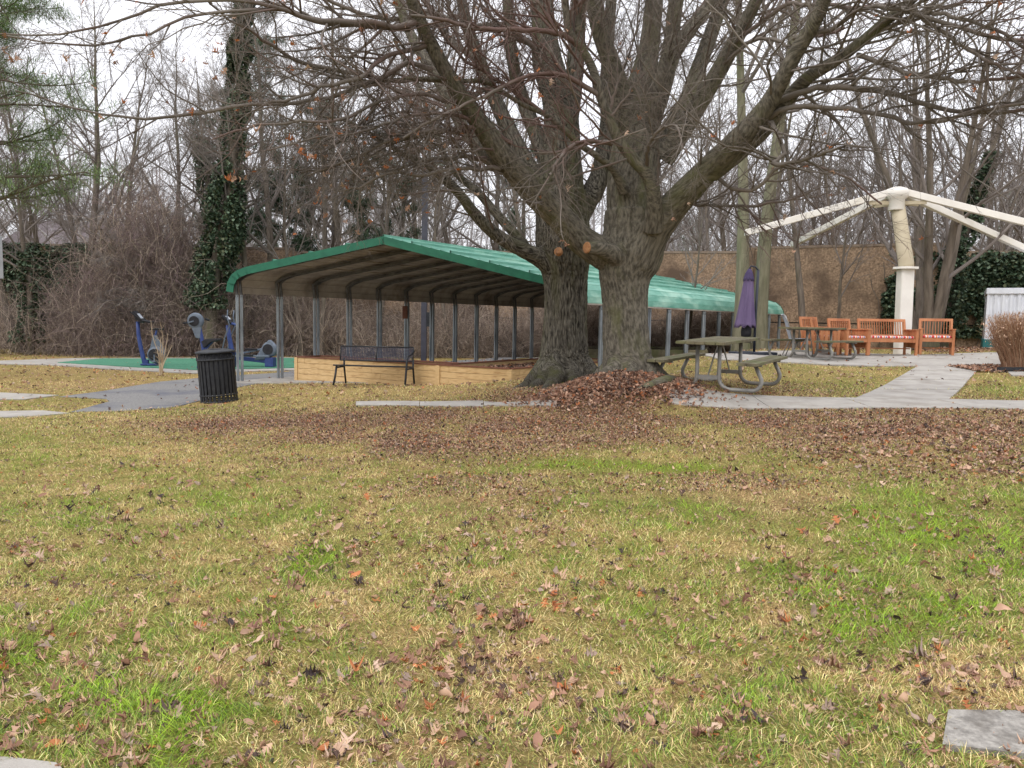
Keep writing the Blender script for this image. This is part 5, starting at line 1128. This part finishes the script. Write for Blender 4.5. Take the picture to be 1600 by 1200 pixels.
NEAR = [('g', 1156, 23.2, .95, 40, 'straight green barked tree behind the purple parasol, left one of the pair'), ('g', 1181, 23.9, 1.05, 170, 'straight green barked tree behind the purple parasol, right one of the pair'),
        ('d', 1252, 24.0, .95, 20, 'slim dark leaning bare tree in front of the brown wall behind the patio table'),
        ('m', 1442, 23.6, 1.0, 15, 'many stemmed bare tree right behind the beige canopy post'), ('s', 1310, 25.0, .8, 80, 'thin bare sapling tree before the brown wall between the patio table and the canopy post'),
        ('s', 1075, 27.2, .8, 120, 'thin bare tree rising just above the far end of the green roof')]
for a in NEAR: place(*a)
FARL = [('a', 30, 31, .85, 0, -14), ('b', 75, 32, .9, 60, 16), ('v', 225, 31, .95, 30, 0), ('v', 258, 30.4, .9, 200, 0), ('v', 296, 31.8, .95, 100, 0), ('c', 128, 36, .9, 200, 0), ('b', 395, 31.5, .9, 250, 0), ('a', 432, 33, .9, 130, 3), ('s', 468, 31, 1.2, 10, 0), ('b', 505, 34, .95, 77, 0),
        ('c', 545, 36, .9, 10, 0), ('d', 590, 32, 1.1, 200, 0), ('a', 620, 38, .9, 300, 0), ('s', 700, 31.5, 1.2, 30, 0), ('b', 740, 36, 1.0, 160, 0), ('a', 785, 40, .95, 50, 0), ('d', 830, 33.5, 1.2, 90, 0), ('c', 960, 38, .85, 120, 0), ('b', 1055, 36, .85, 200, 0),
        ('d', 1110, 33, 1.0, 0, 0), ('a', 1215, 36, .8, 20, 0), ('b', 1290, 38, .75, 300, 0), ('a', 1360, 40, .8, 150, 0), ('d', 1405, 34, .95, 40, 0), ('b', 1520, 34, .85, 10, 5), ('m', 1580, 38, .9, 200, 0), ('c', 1475, 44, .8, 60, 0), ('a', 1640, 33, .8, 0, -8), ('s', 1545, 30, 1.0, 0, 10),
        ('a', 210, 42, .9, 20, 0), ('c', 330, 44, .9, 140, 0), ('a', 470, 46, .95, 260, 0), ('c', 660, 48, .95, 20, 0), ('b', 880, 46, 1.0, 70, 0), ('c', 1140, 48, .9, 310, 0), ('a', 40, 44, .9, 200, 0), ('m', 1250, 50, 1.0, 90, 0), ('b', -60, 34, 1.0, 90, 0), ('c', -20, 27.5, .8, 10, -6), ('b', 160, 38, 1.0, 140, 4), ('a', 270, 38, .85, 300, 0), ('b', 100, 40, 1.0, 220, 0), ('d', 345, 36, 1.1, 30, 0), ('b', 440, 40, 1.05, 10, 0), ('d', 500, 30.8, .9, 190, 0), ('d', 655, 34, 1.1, 280, 0), ('a', 1000, 42, .9, 160, 0), ('b', 1090, 42, 1.0, 60, 0), ('b', 1330, 35, .85, 100, 0), ('c', 1420, 40, .9, 210, 0), ('a', 1540, 38, .85, 80, 0), ('b', 1240, 42, .95, 250, 0)]
seen = ['far left of the picture', 'left, above the green exercise pad', 'behind the left half of the green roof', 'behind the light pole', 'behind the two big trunks', 'behind the purple parasol', 'beyond the brown wall near the canopy frame', 'far right beyond the ivy wall']
KD = {'a': 'tall spreading', 'b': 'slender upright', 'c': 'tall straight', 'd': 'slim crooked', 'm': 'many stemmed', 's': 'thin young', 'v': 'vine tangled'}
WH = ["leaning left at the picture's left edge", 'leaning right at the far left above the ivy', 'on the left flank of the brown vine mound', 'atop the brown vine mound', 'between the vine mound and the ivy clad tree', "behind the vine mound's left shoulder", 'right of the slimmer ivy clad tree', 'above the left eave of the green roof', 'above the left roof slope', "below the ridge", "left of the roof ridge", 'hugging the roof ridge', 'at the roof ridge point', 'right of the light pole', 'between the light pole and furrowed trunk', 'immediately left of the furrowed trunk, far back', 'peeking by the furrowed trunk', 'between the two limbs right of the furrowed trunk', 'just right of the forked trunk over the wall', 'over the wall left of the parasol', 'beyond the wall right of the green barked pair', 'beyond the wall left of the canopy post', 'directly behind the canopy hub', 'beyond the wall beside the many stemmed tree', 'behind the right canopy arms', 'beyond the white shed at the right edge', 'far off between the right canopy arms', 'leaning left outside the right edge', 'above the white shed', 'far behind the brown vine mound', 'far behind the ivy clad trees', "far behind the roof's left slope", 'far behind the light pole', 'farthest one behind the furrowed trunk', 'far behind the green barked pair', 'far back at the left edge', 'far beyond the wall under the left canopy arms', 'outside the left edge of the picture', 'beside the pine boughs at the left edge', 'just beyond the wall left of the vine mound', 'behind the vine mound, right shoulder', 'far left over the ivy wall', 'close behind the two ivy clad trees', 'beyond the wall over the left roof slope', 'rising from the brush left of the roof ridge', 'beside the light pole', 'seen between the forked limbs', 'beyond the wall just left of the parasol', 'just over the wall left of the canopy hub', 'just over the wall behind the canopy post', 'above the white shed beyond the ivy wall', 'beyond the wall above the patio table']
used = {}
for (k_, px, Y, sc, rz, ln_) in FARL:
    s_ = seen[0 if px < 60 else 1 if px < 350 else 2 if px < 600 else 3 if px < 760 else 4 if px < 1000 else 5 if px < 1260 else 6 if px < 1460 else 7]
    lb = KD[k_]+' bare tree '+WH[len(used)]
    used[lb] = used.get(lb, 0)+1
    place(k_, px, Y, sc, rz, lb, lean=(ln_, 0))
# ------------------------------------------------------------------ ivy, brush, evergreens
IV = np.array([(0, 0, 0), (.5, .45, .06), (1, 0, -.04), (.5, -.45, .06)], float); IF = np.array([(0, 1, 2), (0, 2, 3)])
def cards(rg, P_, size, cols, aspect=1.0, droop=.5, V0=IV, F0=IF):
    n = len(P_); K = len(V0); q = np.repeat(V0[None], n, 0)*np.array([1, aspect, 1]); q = q*(rg.uniform(.6, 1.3, n)*size)[:, None, None]
    a = rg.uniform(0, 2*PI, n); b = rg.normal(-droop, .6, n); c, s = np.cos(b), np.sin(b)
    x = q[..., 0]*c[:, None]-q[..., 2]*s[:, None]; z = q[..., 0]*s[:, None]+q[..., 2]*c[:, None]; ca, sa = np.cos(a)[:, None], np.sin(a)[:, None]
    q = np.stack([x*ca-q[..., 1]*sa, x*sa+q[..., 1]*ca, z], -1)+P_[:, None]
    F = (np.arange(n)[:, None, None]*K+F0[None]).reshape(-1, F0.shape[1]); cc = np.array(cols)[rg.integers(0, len(cols), n)]*rg.uniform(.65, 1.35, (n, 1))
    return q.reshape(-1, 3), F, np.repeat(np.concatenate([cc, np.ones((n, 1))], 1), K, 0)
M_ivy = leafmat('ivy leaves', .5, .1); IVC = [lin(60, 78, 58), lin(76, 94, 72), lin(104, 120, 98), lin(50, 64, 50), lin(88, 94, 68)]
rv = np.random.default_rng(5)
def wall_pt(x):
    for (a, b) in zip(WP, WP[1:]):
        if a[0] <= x <= b[0]: return a[1]+(b[1]-a[1])*(x-a[0])/(b[0]-a[0])
    return WP[-1][1]
def ivy_wall(x0, x1, ztop, n, label, thin=0):
    rt = empty('ivy', (x0, wall_pt(x0), 0), 0, label, 'ivy'); x = rv.uniform(x0, x1, n); z = rv.uniform(.3, 1, n)*ztop
    edge = np.minimum(x-x0, x1-x)+fbm(z*.8, x*.6, 0, 3)*3-1.2; hole = fbm(x*.9+3, z*.9, 2, 3)
    k = (edge > 0) & (hole > .32) & (z < ztop*(.95+.1*fbm(x*1.5, x*0, 5, 2))); x, z = x[k], z[k]; yy = np.array([wall_pt(q) for q in x])-.10-np.abs(rv.normal(0, .12, len(x)))-.25*fbm(x*1.2, z*1.2, 9, 3)
    top = z > ztop*.93; yy = yy+np.where(top, rv.uniform(0, .5, len(x)), 0)
    V, F, C = cards(rv, np.stack([x, yy, z], -1), .13, IVC, droop=.7); me = arrmesh('ivy_leaves', V-np.array(rt.location), F, {'gc': ('FLOAT_COLOR', C)}); link('foliage', me, M_ivy, rt)
    mw = Wood(); m_ = 40; s = np.linspace(0, 1, 8); xs0 = rv.uniform(x0, x1, m_); pts = np.stack([xs0[:, None]+np.cumsum(rv.normal(0, .15, (m_, 8)), 1), np.repeat(np.array([wall_pt(q)-.13 for q in xs0])[:, None], 8, 1), .3+s[None]*ztop*rv.uniform(.5, .95, (m_, 1))], -1)
    mw.add(pts, np.full((m_, 8), .015), 4); mw.build('stem', M_farbark, rt, rt.location)
ivy_wall(14.0, 27.0, 4.45, 62000, 'dark green ivy covering the wall behind the white shed')
ivy_wall(-30.0, -16.0, 4.75, 90000, 'dark ivy hanging over the wall at the far left behind bare stems')
# ivy clad trees
def ivy_tree(px, Y, path, r0, z0, z1, n, label, rad=.55):
    x = (px-800)/FPX*Y; g0 = gz(x, Y); rt = empty('ivy_clad_tree', (x, Y, g0), 0, label, 'tree'); pts = np.array([(a, 0, b) for a, b in path], float); c = catmull(pts, 18)
    tr = np.linspace(r0, r0*.06, 18); w_ = Wood(); w_.add(c[None], tr[None], 10); w_.build('trunk', M_farbark, rt)
    rg_ = np.random.default_rng(int(px)); A, Ar = grow(rg_, c[None], tr[None], 14, (1.5, 3.5), .5, K=8, ang=(.6, 1.2), t0=.35, up=.2, wob=.15, rmin=.01); B, Br = grow(rg_, A, Ar, 8, (.6, 1.5), .6, K=6, wob=.2, rmin=.006); D, Dr = grow(rg_, B, Br, 7, (.3, .8), .6, K=4, wob=.2, rmin=.004); E_, Er = grow(rg_, D, Dr, 3, (.2, .5), .6, K=3, wob=.2, rmin=.0035)
    w_ = Wood(); w_.add(A, Ar, 6); w_.add(B, Br, 4); w_.add(D, Dr, 3); w_.add(E_, Er, 3); w_.build('crown', M_far, rt)
    t = rg_.uniform(0, 1, n); z = z0+(z1-z0)*t; xx = np.interp(z, c[:, 2], c[:, 0]); a = rg_.uniform(0, 2*PI, n); fz = fbm(z*1.3+px, np.cos(a)*1.4, np.sin(a)*1.4+3, 3); kk = fz > .44; z, xx, a, t, fz = z[kk], xx[kk], a[kk], t[kk], fz[kk]; n = len(z); lump = .1+1.6*fz
    rr_ = rad*lump*(1-.62*t)*np.sqrt(rg_.uniform(.25, 1, n)); V, F, C = cards(rg_, np.stack([xx+rr_*np.cos(a), rr_*np.sin(a), z], -1), .12, IVC, droop=.7)
    link('ivy', arrmesh('ivy_on_tree', V, F, {'gc': ('FLOAT_COLOR', C)}), M_ivy, rt)
    return rt
ivy_tree(322, 29.4, [(0, -.3), (.2, 2), (.5, 4), (1.0, 6.5), (1.2, 9), (1.5, 12), (1.6, 15)], .30, 1.9, 14.0, 46000, 'tall tree thickly clad in dark ivy, left of the carport roof', rad=.82)
ivy_tree(345, 32.5, [(0, -.3), (-.1, 2), (-.3, 5), (-.6, 8), (-.9, 12)], .20, 2.5, 9.0, 9000, 'slimmer ivy clad tree just behind the thickly clad one', rad=.7)
ivy_tree(1470, 24.6, [(0, -.3), (.1, 2), (.6, 4), (1.1, 6), (1.9, 9), (2.4, 12)], .18, .6, 6.2, 7000, 'leaning ivy clad stem between the canopy post and the white shed', rad=.5)
ivy_tree(45, 29.5, [(0, -.3), (.1, 2), (-.1, 4), (-.3, 6.5), (-.8, 10)], .16, .5, 3.9, 5000, 'short ivy clad tree at the far left behind the grass', rad=.6)
# tangled canes of the underbrush
M_brush = mat('dry canes', (1, 1, 1), None, rough=.95, attr='gc', spec=.1)
def brush(name, n, fx, hmax, label, cols, rr_=(.004, .010), K=7, arch=1.0, seed=0):
    rg_ = np.random.default_rng(seed+40); x, y, hs_ = fx(rg_, n); z = ground(x, y); Pt = np.empty((n, K, 3)); Pt[:, 0] = np.stack([x, y, z-.05], -1)
    el = rg_.uniform(.5, 1.5, n); az_ = rg_.uniform(0, 2*PI, n); d = np.stack([np.cos(az_)*np.cos(el), np.sin(az_)*np.cos(el), np.sin(el)], -1); st = (np.minimum(hs_, 2.4)*rg_.uniform(.7, 1.5, n)/(K-1))[:, None]
    start = rg_.uniform(0, 1, n)*hs_*.75*(rg_.random(n) < .65); Pt[:, 0, 2] += start
    for k in range(1, K): Pt[:, k] = Pt[:, k-1]+d*st; d = unit(d+rg_.normal(size=(n, 3))*.30-np.array([0, 0, .30*arch])*(k/K)); 
    Pt[..., 2] = np.maximum(Pt[..., 2], ground(Pt[..., 0], Pt[..., 1])+.01)
    Rd = rg_.uniform(*rr_, n)[:, None]*(1-np.linspace(0, .7, K)[None]); V, F, B = tubes(Pt, Rd, 3); c = np.array(cols)[rg_.integers(0, len(cols), n)]*rg_.uniform(.7, 1.25, (n, 1)); C = np.repeat(np.concatenate([c, np.ones((n, 1))], 1), K*3, 0)
    tag(link(name, arrmesh(name, V, F, {'gc': ('FLOAT_COLOR', C)}), M_brush), label, 'brush', kind='stuff')
BC = [lin(154, 138, 126), lin(176, 160, 144), lin(134, 120, 112), lin(116, 104, 98), lin(194, 178, 160), lin(146, 128, 116)]
def fx1(r, n):
    x = np.where(r.random(n) < .93, r.uniform(-17.5, 9, n), r.uniform(-26, -17, n)); yw = np.interp(x, [q[0] for q in WP], [q[1] for q in WP]); y = yw-.5-np.abs(r.normal(0, 1.3, n))
    y = np.maximum(y, np.interp(x, [-26, -14, -8, 0, 3, 9], [28.3, 28.6, 30.2, 31.3, 31.2, 30.4])); h = .6+2.3*fbm(x*.35, y*.3, 1.1, 3)+.5*(x < -8); return x, y, h
brush('underbrush', 23000, fx1, 3, 'tangled bare brown brush along the foot of the wall', BC)
def fx2(r, n):
    x = r.normal(-14.2, 1.7, n); y = r.normal(30.8, .9, n); h = 7.2*np.exp(-((x+14.2)/2.8)**2)*r.uniform(.5, 1, n)+1.5; return x, y, h
brush('vine_thicket', 9000, fx2, 8, 'high mound of dense brown vines left of the ivy clad tree', BC[:4]+[lin(138, 118, 118)], arch=.8, rr_=(.004, .010), K=9, seed=1)
def fx3(r, n): x = r.uniform(-27, -15, n); y = r.uniform(28.4, 31, n); return x, y, r.uniform(.8, 2.6, n)
brush('left_brush', 1600, fx3, 4, 'sparse grey brown stems and vines at the far left before the ivy', BC[1:4], seed=2)
# leaf litter strip of dark ground under the brush handled by terrain; sapling, grass clump
rt = empty('sapling', gx(251, 20.3), 0, 'thin multi stemmed bare shrub at the edge of the asphalt path', 'shrub'); rg_ = np.random.default_rng(9)
A = []; 
for k, (dx, h) in enumerate([(-.24, 1.45), (-.02, 1.0), (.06, 1.42), (.10, .6), (.26, .8), (.0, .8), (-.06, .5), (.16, 1.1)]):
    A.append(catmull([(dx*.1, 0, -.03), (dx*.3+.02, rg_.uniform(-.05, .05), h*.35), (dx*.7, rg_.uniform(-.1, .1), h*.7), (dx, rg_.uniform(-.12, .12), h)], 8))
A = np.array(A); Ar = np.linspace(.017, .005, 8)[None]*rg_.uniform(.6, 1.1, (8, 1)); w_ = Wood(); w_.add(A, Ar, 6)
B, Br = grow(rg_, A, Ar, 4, (.12, .35), .6, K=5, ang=(.3, .7), wob=.15, rmin=.004); w_.add(B, Br, 4); C_, Cr = grow(rg_, B, Br, 3, (.08, .25), .6, K=3, wob=.15, rmin=.003); w_.add(C_, Cr, 3)
M_tanst = mat('pale shrub stems', lin(168, 148, 122), lin(190, 172, 146), rough=.9, scale=5, coord='bark'); w_.build('stems', M_tanst, rt)
def clump(px, Y, n, h, w_, label):
    p = gx(px, Y); rt = empty('ornamental_grass', p, 0, label, 'ornamental grass'); r_ = np.random.default_rng(px); K = 6; a = r_.uniform(0, 2*PI, n); rad = np.sqrt(r_.random(n))*w_*.55
    Pt = np.empty((n, K, 3)); Pt[:, 0] = np.stack([rad*np.cos(a), rad*np.sin(a), np.zeros(n)], -1); d = unit(np.stack([np.cos(a)*r_.uniform(0, .35, n), np.sin(a)*r_.uniform(0, .35, n), np.ones(n)], -1)); st = (h*r_.uniform(.55, 1.1, n)/(K-1))[:, None]
    for k in range(1, K): Pt[:, k] = Pt[:, k-1]+d*st; d = unit(d+r_.normal(size=(n, 3))*.10+np.stack([np.cos(a), np.sin(a), -.4*np.ones(n)], -1)*.04)
    V, F, B = tubes(Pt, (r_.uniform(.003, .006, n)[:, None]*np.linspace(1, .35, K)[None]), 3); c = np.array([lin(170, 138, 112), lin(190, 160, 134), lin(148, 112, 88), lin(160, 120, 96)])[r_.integers(0, 4, n)]; C = np.repeat(np.concatenate([c, np.ones((n, 1))], 1), K*3, 0)
    link('blades', arrmesh('tan_blades', V, F, {'gc': ('FLOAT_COLOR', C)}), M_brush, rt)
    m_ = n//2; ii = r_.integers(0, n, m_); V, F, C = cards(r_, Pt[ii, -1]-np.array([0, 0, .08]), .07, [lin(196, 168, 144), lin(180, 150, 128)], aspect=.35, droop=-.8); link('seed_heads', arrmesh('seed_heads', V, F, {'gc': ('FLOAT_COLOR', C)}), M_brush, rt)
clump(1600, 15.7, 3200, 1.12, .7, 'tall dry tan ornamental grass clump at the right edge')
clump(1650, 16.0, 1200, .95, .8, 'dry tan ornamental grass just out of the right edge')
# evergreens
M_needle = leafmat('pine needles', .6, .15)
def pine(px, Y, H, n_br, cols, label, fol=.5, first=.25, leanx=0, blen=(.18, .30), name='pine_tree', size=.22, ncl=26, droop=.1, nb=9, first2=0):
    x = (px-800)/FPX*Y; rt = empty(name, (x, Y, gz(x, Y) if Y < 40 else .3), 0, label, 'evergreen tree'); r_ = np.random.default_rng(int(px)+900); K = 12
    c = np.stack([np.linspace(0, leanx, K)+r_.normal(0, .05, K), r_.normal(0, .05, K), np.linspace(-.3, H, K)], -1)[None]; tr = np.linspace(H*.017, .03, K)[None]; w_ = Wood(); w_.add(c, tr, 10)
    A, Ar = grow(r_, c, tr, n_br, None, .4, K=8, ang=(1.1, 1.6), t0=first, up=droop, wob=.08, lrel=blen, rmin=.014); w_.add(A, Ar, 5)
    B, Br = grow(r_, A, Ar, nb, None, .6, K=5, ang=(.5, 1.0), t0=.3, up=.15, wob=.12, lrel=(.2, .4), rmin=.006); w_.add(B, Br, 3); w_.build('trunk', M_farbark, rt)
    m_ = len(B); idx_ = np.repeat(np.arange(m_), ncl); tt = r_.uniform(1, 4, len(idx_)); i0 = np.minimum(tt.astype(int), 3); u = (tt-i0)[:, None]; pp = B[idx_, i0]*(1-u)+B[idx_, i0+1]*u+r_.normal(0, .06*fol*2, (len(idx_), 3))*np.array([1, 1, .6])
    NV = np.array([(0, 0, 0), (.5, .05, .0), (1, 0, 0), (.5, -.05, 0)], float); V, F, C = cards(r_, pp, size, cols, droop=-.1, V0=NV, F0=IF)
    link('crown', arrmesh('needles', V, F, {'gc': ('FLOAT_COLOR', C)}), M_needle, rt); return rt
GN = [lin(104, 130, 84), lin(126, 150, 98), lin(92, 116, 80), lin(142, 160, 108)]; DG = [lin(74, 98, 74), lin(92, 116, 90), lin(60, 80, 64), lin(106, 124, 98)]
pine(-45, 18.5, 11, 54, GN, 'bright green pine whose boughs reach in from the left edge', first=.30, blen=(.26, .40), ncl=120, size=.13, fol=.9, nb=16, first2=1)
pine(375, 38, 16, 34, DG, 'tall dark evergreen behind the ivy clad tree', first=.3, size=.30, ncl=60, nb=12)
pine(445, 36, 9, 26, DG, 'dark green pine left of the light pole above the green roof', first=.35, size=.30, ncl=60, nb=12)
pine(600, 37, 10, 26, DG, 'dark green pine just left of the light pole', first=.4, size=.30, ncl=60, nb=12)
pine(520, 42, 13, 28, DG, 'dark evergreen in the wood midway between ivy tree and light pole', first=.4, size=.32, ncl=50, nb=12)
pine(815, 40, 11, 24, DG, 'dark evergreen glimpsed left of the furrowed trunk', first=.3, size=.30, ncl=50, nb=12)
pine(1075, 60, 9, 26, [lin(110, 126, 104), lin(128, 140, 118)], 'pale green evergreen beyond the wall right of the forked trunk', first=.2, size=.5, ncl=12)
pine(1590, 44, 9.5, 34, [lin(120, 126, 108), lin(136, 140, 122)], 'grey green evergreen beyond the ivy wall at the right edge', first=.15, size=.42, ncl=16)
# distant wood behind everything
w_ = Wood(); rgf = np.random.default_rng(77)
for k in range(260):
    x = rgf.uniform(-70, 55); y = rgf.uniform(48, 82); H = rgf.uniform(9, 16); K = 8; c = np.stack([x+np.cumsum(rgf.normal(0, .15, K)), y+np.cumsum(rgf.normal(0, .15, K)), np.linspace(0, H, K)], -1)[None]; tr = np.linspace(.2, .04, K)[None]; w_.add(c, tr, 5)
    A, Ar = grow(rgf, c, tr, 12, None, .5, K=6, lrel=(.25, .45), t0=.2, up=.3, wob=.12, rmin=.03); B, Br = grow(rgf, A, Ar, 7, None, .6, K=4, lrel=(.3, .5), up=.2, wob=.15, rmin=.018); D, Dr = grow(rgf, B, Br, 5, None, .6, K=3, lrel=(.4, .7), up=.2, wob=.2, rmin=.012); w_.add(A, Ar, 4); w_.add(B, Br, 3); w_.add(D, Dr, 3)
M_dist = mat('distant twigs', lin(146, 142, 142), lin(164, 160, 160), rough=1, scale=1, coord='bark', spec=.05)  # twig colour greyed and lightened, distance haze is put into the colour
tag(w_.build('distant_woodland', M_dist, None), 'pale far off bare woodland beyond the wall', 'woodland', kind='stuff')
